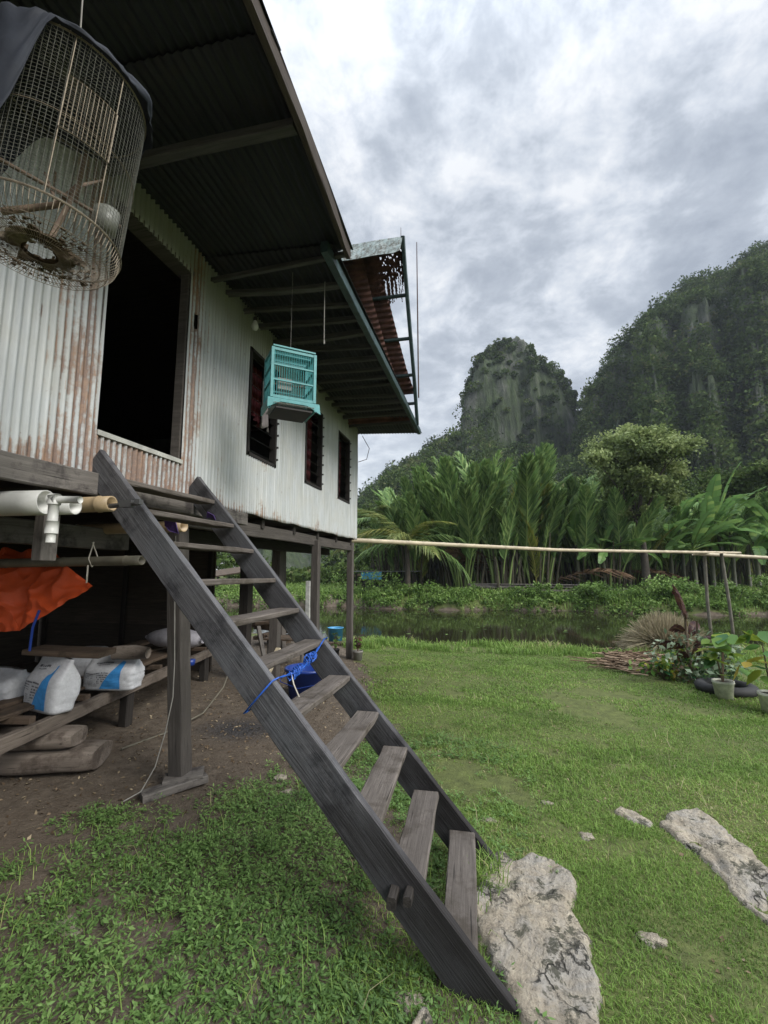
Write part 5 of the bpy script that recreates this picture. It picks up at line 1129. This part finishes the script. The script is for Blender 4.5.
R1=[(-0.1,2.21),(-0.07,2.42),(-0.02,2.54),(0.03,2.63),(0.11,2.58),(0.19,2.66),(0.27,2.63),(0.33,2.6),(0.4,2.51),(0.39,2.4),(0.34,2.29),(0.38,2.16),(0.39,2.0),(0.36,1.81),(0.32,1.6),(0.16,1.55),(0.12,1.72),(0.03,1.92),(-0.06,2.08)]
R2=[(0.95,3.18),(1.07,3.32),(1.27,3.4),(1.31,3.17),(1.36,2.85),(1.36,2.59),(1.22,2.31),(1.15,2.46),(1.07,2.6),(1.08,2.83),(1.02,2.98)]
R3=[(0.7,3.28),(0.8,3.38),(0.9,3.3),(0.97,3.2),(0.91,3.11),(0.78,3.18)]
R4=[(-.36,1.60),(-.24,1.72),(-.16,1.60),(-.18,1.46),(-.3,1.42)]
slab(R1,.038,'large cracked pale limestone slab at the foot of the stairs',41); slab(R2,.024,'long pale limestone slab sunk in the lawn at the right',47); slab(R3,.022,'small flat stone left of the long lawn slab',53); slab(R4,.04,'small mossy stone beside the near stair foot',57)
def inpoly(x,y,P):
    ins=np.zeros(x.shape,bool); P=np.array(P)
    for i in range(len(P)):
        a,b=P[i],P[(i+1)%len(P)]; ins^=((a[1]>y)!=(b[1]>y))&(x<(b[0]-a[0])*(y-a[1])/(b[1]-a[1]+1e-12)+a[0])
    return ins
# small stones, each its own thing
random.seed(31); sts=[(.52,2.95,.05),(.62,2.25,.05),(.72,1.85,.04),(.86,1.75,.045),(-.42,2.2,.035),(-.3,1.75,.05),(-.28,1.62,.055),(-.55,1.55,.04),(-1.35,3.05,.05),(-1.5,3.25,.045),(-1.2,1.35,.04),(-.02,3.0,.035),(-.75,2.9,.03),(.35,3.3,.03),(-1.75,1.75,.06)]
words=['right of the long slab foot','halfway between the two slabs','in the lawn below the slabs','near the lower right corner','under the lowest stair tread','under the near stair rail foot','just left of the stair foot','in the weeds left of the stair foot','beside the soil border near the front post','right of the front post footing','in the weeds at the lower left','on the lawn behind the far rail foot','in the weeds under the stairs','on the lawn between slab and stairs','at the lower left frame corner']
words[0]='on the lawn between the stair foot and the long slab'
for (x,y,r_),w__ in zip(sts,words):
    mb=MB(); n,m=10,16; vs=[]; sx,sy=random.uniform(.8,1.4),random.uniform(.7,1.1); sd0=random.uniform(0,50)
    for j in range(n+1):
        for i in range(m):
            a=2*PI*i/m; p=PI*j/n; k=1+.55*mnoise.noise(Vector((math.cos(a)*math.sin(p)*1.6+sd0,math.sin(a)*math.sin(p)*1.6,math.cos(p)*1.6)))
            vs.append((x+r_*sx*k*math.cos(a)*math.sin(p),y+r_*sy*k*math.sin(a)*math.sin(p),float(gz(x,y))+r_*.02+r_*.34*k*math.cos(p)))
    mb.add(vs,[(j*m+i,j*m+(i+1)%m,(j+1)*m+(i+1)%m,(j+1)*m+i) for j in range(n) for i in range(m)]); tag(mb.build('stone',M['rock'],None,True,origin=(x,y,0)),'small pale stone '+w__,'stone','loose stones in the grass')
# ------------------------------------------------------------------ lawn, weeds, litter
rg=np.random.default_rng(23)
def scatter(n,x0,x1,y0,y1,dist_pow=1.):
    x=rg.uniform(x0,x1,n); y=rg.uniform(y0,y1,n); return x,y
def keepmask(x,y,thr):
    k=grassmask(x,y)*(.55+.5*vnoise(x*1.7,y*1.7,61)+.35*vnoise(x*6,y*6,62))>thr*rg.random(len(x))+.05
    for P in (R1,R2,R3,R4):
        c=np.array(P).mean(0); Q=c+(np.array(P)-c)*.84; k&=~inpoly(x+.03*vnoise(x*9,y*9,3),y,Q)
    k&=y<pond_edge(x)+.05
    return k
parts=[]
for (n,x0,x1,y0,y1,h0,h1,w) in ((120000,-.6,2.6,.9,3.2,.010,.030,.0034),(120000,-1.2,4.2,3.0,5.5,.012,.034,.0050),(120000,-2.4,6.5,5.3,10.0,.015,.04,.0085),(26000,-3,7,8.6,10.6,.05,.16,.012),(22000,-3.0,-.2,1.0,3.4,.012,.05,.004),(9000,5,16,4,12,.04,.12,.02)):
    x,y=scatter(n,x0,x1,y0,y1); k=keepmask(x,y,.55)
    if x1==-.2: k=k&(rg.random(n)<.45)
    x,y=x[k],y[k]; pt=.58+.34*vnoise(x*1.1,y*1.1,71)+.22*vnoise(x*5,y*5,72)+.10*rg.normal(0,1,len(x)); hs=rg.uniform(h0,h1,len(x))*(1+.45*vnoise(x*2.6,y*2.6,73))
    parts.append(blades(np.column_stack([x,y,gz(x,y)-.004]),np.maximum(hs,.01),w,rg,1.1,np.clip(pt*.75,0,1)))
n=2600; x=rg.uniform(-2.8,3.2,n); y=rg.uniform(1.0,5.5,n); k=keepmask(x,y,.7)&(vnoise(x*1.3,y*1.3,64)>-.1); x,y=x[k],y[k]
parts.append(blades(np.column_stack([x,y,gz(x,y)]),rg.uniform(.05,.15,len(x)),.0038,rg,1.3,np.clip(.55+.35*rg.normal(0,1,len(x)),0,1)))
V,F_,r=merge(parts); tag(link('lawn_grass',npmesh('lawn_grass',V,F_,M['grass'],r)),'short mown green grass of the lawn','grass',kind='stuff')
# broad-leaved creeping weeds left of and below the stairs
parts=[]; n=22000; x,y=scatter(n,-3.1,.3,.85,4.3); k=keepmask(x,y,.75)&(rg.random(n)<np.where(x<-.2,1,.35))&(vnoise(x*2.3,y*2.3,85)+.5*vnoise(x*7,y*7,86)>-.75+.5*rg.normal(0,.5,n)); x,y=x[k],y[k]
n=len(x); per=9; hts_=rg.uniform(.012,.06,n)*(1+.5*vnoise(x*3,y*3,81)); a=rg.random((n,per))*2*PI; f=rg.random((n,per))
C=np.stack([x[:,None]+np.cos(a)*.016*(1+f),y[:,None]+np.sin(a)*.016*(1+f),gz(x,y)[:,None]+np.maximum(hts_,.012)[:,None]*(.35+.65*f)],-1)
ln=rg.uniform(.011,.024,(n,per))*rg.uniform(.7,1.5,(n,1)); d=unit(np.stack([np.cos(a),np.sin(a),rg.normal(.15,.35,(n,per))],-1)); s=unit(np.stack([-np.sin(a),np.cos(a),rg.normal(0,.35,(n,per))],-1))
L=ln[...,None]; V=np.stack([C-d*L*.5,C+s*L*.20,C+d*L*.6,C-s*L*.20],2).reshape(-1,3); F_=np.arange(len(V)).reshape(-1,4)
tone=np.clip(.45+.25*vnoise(x*2,y*2,82)[:,None]+rg.normal(0,.15,(n,per)),0,.97).ravel()
tag(link('creeping_weeds',npmesh('creeping_weeds',V,F_,M['weed'],tone)),'small broad-leaved weeds spreading over the soil left of the stairs','weeds',kind='stuff')
# litter and pebbles on the soil
n=9000; x=rg.uniform(-4.4,1.2,n); y=rg.uniform(.9,7.5,n); C=np.column_stack([x,y,gz(x,y)+.006]); k=(grassmask(x,y)<.8)|(rg.random(n)<.12); C=C[k]
V,F_,r=leaves(C,rg.uniform(.008,.04,len(C))**1.0,rg,.9,.5,None,.25); tag(link('leaf_litter',npmesh('leaf_litter',V,F_,M['litter'],r)),'dry leaf scraps and chips scattered on bare soil','leaf litter',kind='stuff')
# taller grass at the slab and stair foot
n=300; a=rg.random(n)*2*PI; cc=np.array([(-.06,2.46),(-.05,2.38),(-.03,2.5),(-.09,2.3)])[rg.integers(0,4,n)]; x=cc[:,0]+rg.normal(0,.05,n); y=cc[:,1]+rg.normal(0,.05,n)
V,F_,r=blades(np.column_stack([x,y,gz(x,y)]),rg.uniform(.04,.15,n),.005,rg,.8,.5); tag(link('tall_grass_clump',npmesh('tall_grass_clump',V,F_,M['grass'],r)),'taller grass blades between the lowest treads and the big slab','grass',kind='stuff')
# floating pond scum
n=420; us=rg.uniform(250,900,n); sd=rg.uniform(10.5,20.3,n); P=np.array([gp(a,b) for a,b in zip(us,sd)]); k=(vnoise(P[:,0]*.6,P[:,1]*1.1,91)>.25)&(P[:,1]>pond_edge(P[:,0])+.5)&(P[:,1]<far_edge(P[:,0])-.4); P=P[k]
C=np.column_stack([P,np.full(len(P),-.234)]); L=rg.uniform(.02,.09,len(C))[:,None]; a=rg.random(len(C))*2*PI; d=np.stack([np.cos(a),np.sin(a),0*a],1); s=np.stack([-np.sin(a),np.cos(a),0*a],1)
V=np.stack([C-d*L,C+s*L*.6,C+d*L,C-s*L*.6],1).reshape(-1,3); tag(link('floating_weed',npmesh('floating_weed',V,np.arange(len(V)).reshape(-1,4),M['weed'],rg.random(len(C)))),'small floating leaves and scum on the pond','pond weed',kind='stuff')
# ------------------------------------------------------------------ haze
mb=MB(); mb.box((60,110,50),(620,520,104)); hz=mb.build('haze',None,None,origin=(60,110,50)); hz.data.materials.clear()
m=bpy.data.materials.new('haze_air'); m.use_nodes=True; t=m.node_tree; t.nodes.remove(t.nodes['Principled BSDF']); pv=N(t,'ShaderNodeVolumePrincipled',Density=.00035); pv.inputs['Color'].default_value=(.82,.9,1,1); t.links.new(pv.outputs[0],t.nodes['Material Output'].inputs['Volume']); hz.data.materials.append(m); tag(hz,'thin pale haze in the valley air','haze',kind='stuff')
# ------------------------------------------------------------------ world, light
W=bpy.data.worlds.new('World'); S.world=W; W.use_nodes=True; t=W.node_tree; bg=t.nodes['Background']
SEL,SAZ=R(38),R(115)      # sun elevation / compass azimuth (from +Y clockwise)
sk=t.nodes.new('ShaderNodeTexSky'); sk.sky_type='NISHITA'; sk.sun_disc=False; sk.sun_elevation=SEL; sk.sun_rotation=SAZ
t.links.new(sk.outputs[0],bg.inputs[0]); bg.inputs[1].default_value=.09
tc=t.nodes.new('ShaderNodeTexCoord'); sp=t.nodes.new('ShaderNodeSeparateXYZ'); t.links.new(tc.outputs['Generated'],sp.inputs[0])
zz=mth(t,'ADD',mth(t,'MAXIMUM',sp.outputs[2],0.),.28); cb=t.nodes.new('ShaderNodeCombineXYZ'); t.links.new(mth(t,'DIVIDE',sp.outputs[0],zz),cb.inputs[0]); t.links.new(mth(t,'DIVIDE',sp.outputs[1],zz),cb.inputs[1])
n1=noise(t,cb.outputs[0],3.0,10,.6,.25); n2=noise(t,cb.outputs[0],8.,8,.65,.3); n3=noise(t,cb.outputs[0],.6,3,.5)
k=mth(t,'ADD',mth(t,'ADD',mth(t,'MULTIPLY',n1,.55),mth(t,'MULTIPLY',n2,.25)),mth(t,'MULTIPLY',n3,.2))
cc=ramp(t,k,[(.42,(1.0,1.02,1.05)),(.475,(.74,.79,.86)),(.515,(.55,.60,.67)),(.58,(.40,.445,.515))])
zen_boost=mth(t,'ADD',mth(t,'MULTIPLY',mth(t,'POWER',mth(t,'MAXIMUM',sp.outputs[2],0.),14.0),9.0),1.)  # extra overhead brightness added above the frame to light the ground
hor=mth(t,'POWER',mth(t,'SUBTRACT',1.,mth(t,'MAXIMUM',sp.outputs[2],0.)),3.5)
cc=mix(t,mth(t,'MULTIPLY',hor,.8),cc,(.86,.885,.92))
bg2=t.nodes.new('ShaderNodeBackground'); t.links.new(cc,bg2.inputs[0]); t.links.new(mth(t,'MULTIPLY',zen_boost,.35),bg2.inputs[1])
mx=t.nodes.new('ShaderNodeMixShader'); mx.inputs[0].default_value=.9; t.links.new(bg.outputs[0],mx.inputs[1]); t.links.new(bg2.outputs[0],mx.inputs[2]); t.links.new(mx.outputs[0],t.nodes['World Output'].inputs[0])
ld=bpy.data.lights.new('sun','SUN'); ld.energy=1.5; ld.angle=R(30); ld.color=(1,.97,.92); lo=bpy.data.objects.new('sun',ld); COL.objects.link(lo)
dv=Vector((math.sin(SAZ)*math.cos(SEL),math.cos(SAZ)*math.cos(SEL),math.sin(SEL))); lo.rotation_euler=dv.to_track_quat('Z','Y').to_euler()
S.view_settings.view_transform='Standard'; S.view_settings.look='None'; S.view_settings.gamma=1; S.view_settings.exposure=1.45
S.render.resolution_x=768; S.render.resolution_y=1024
S.render.engine='CYCLES'
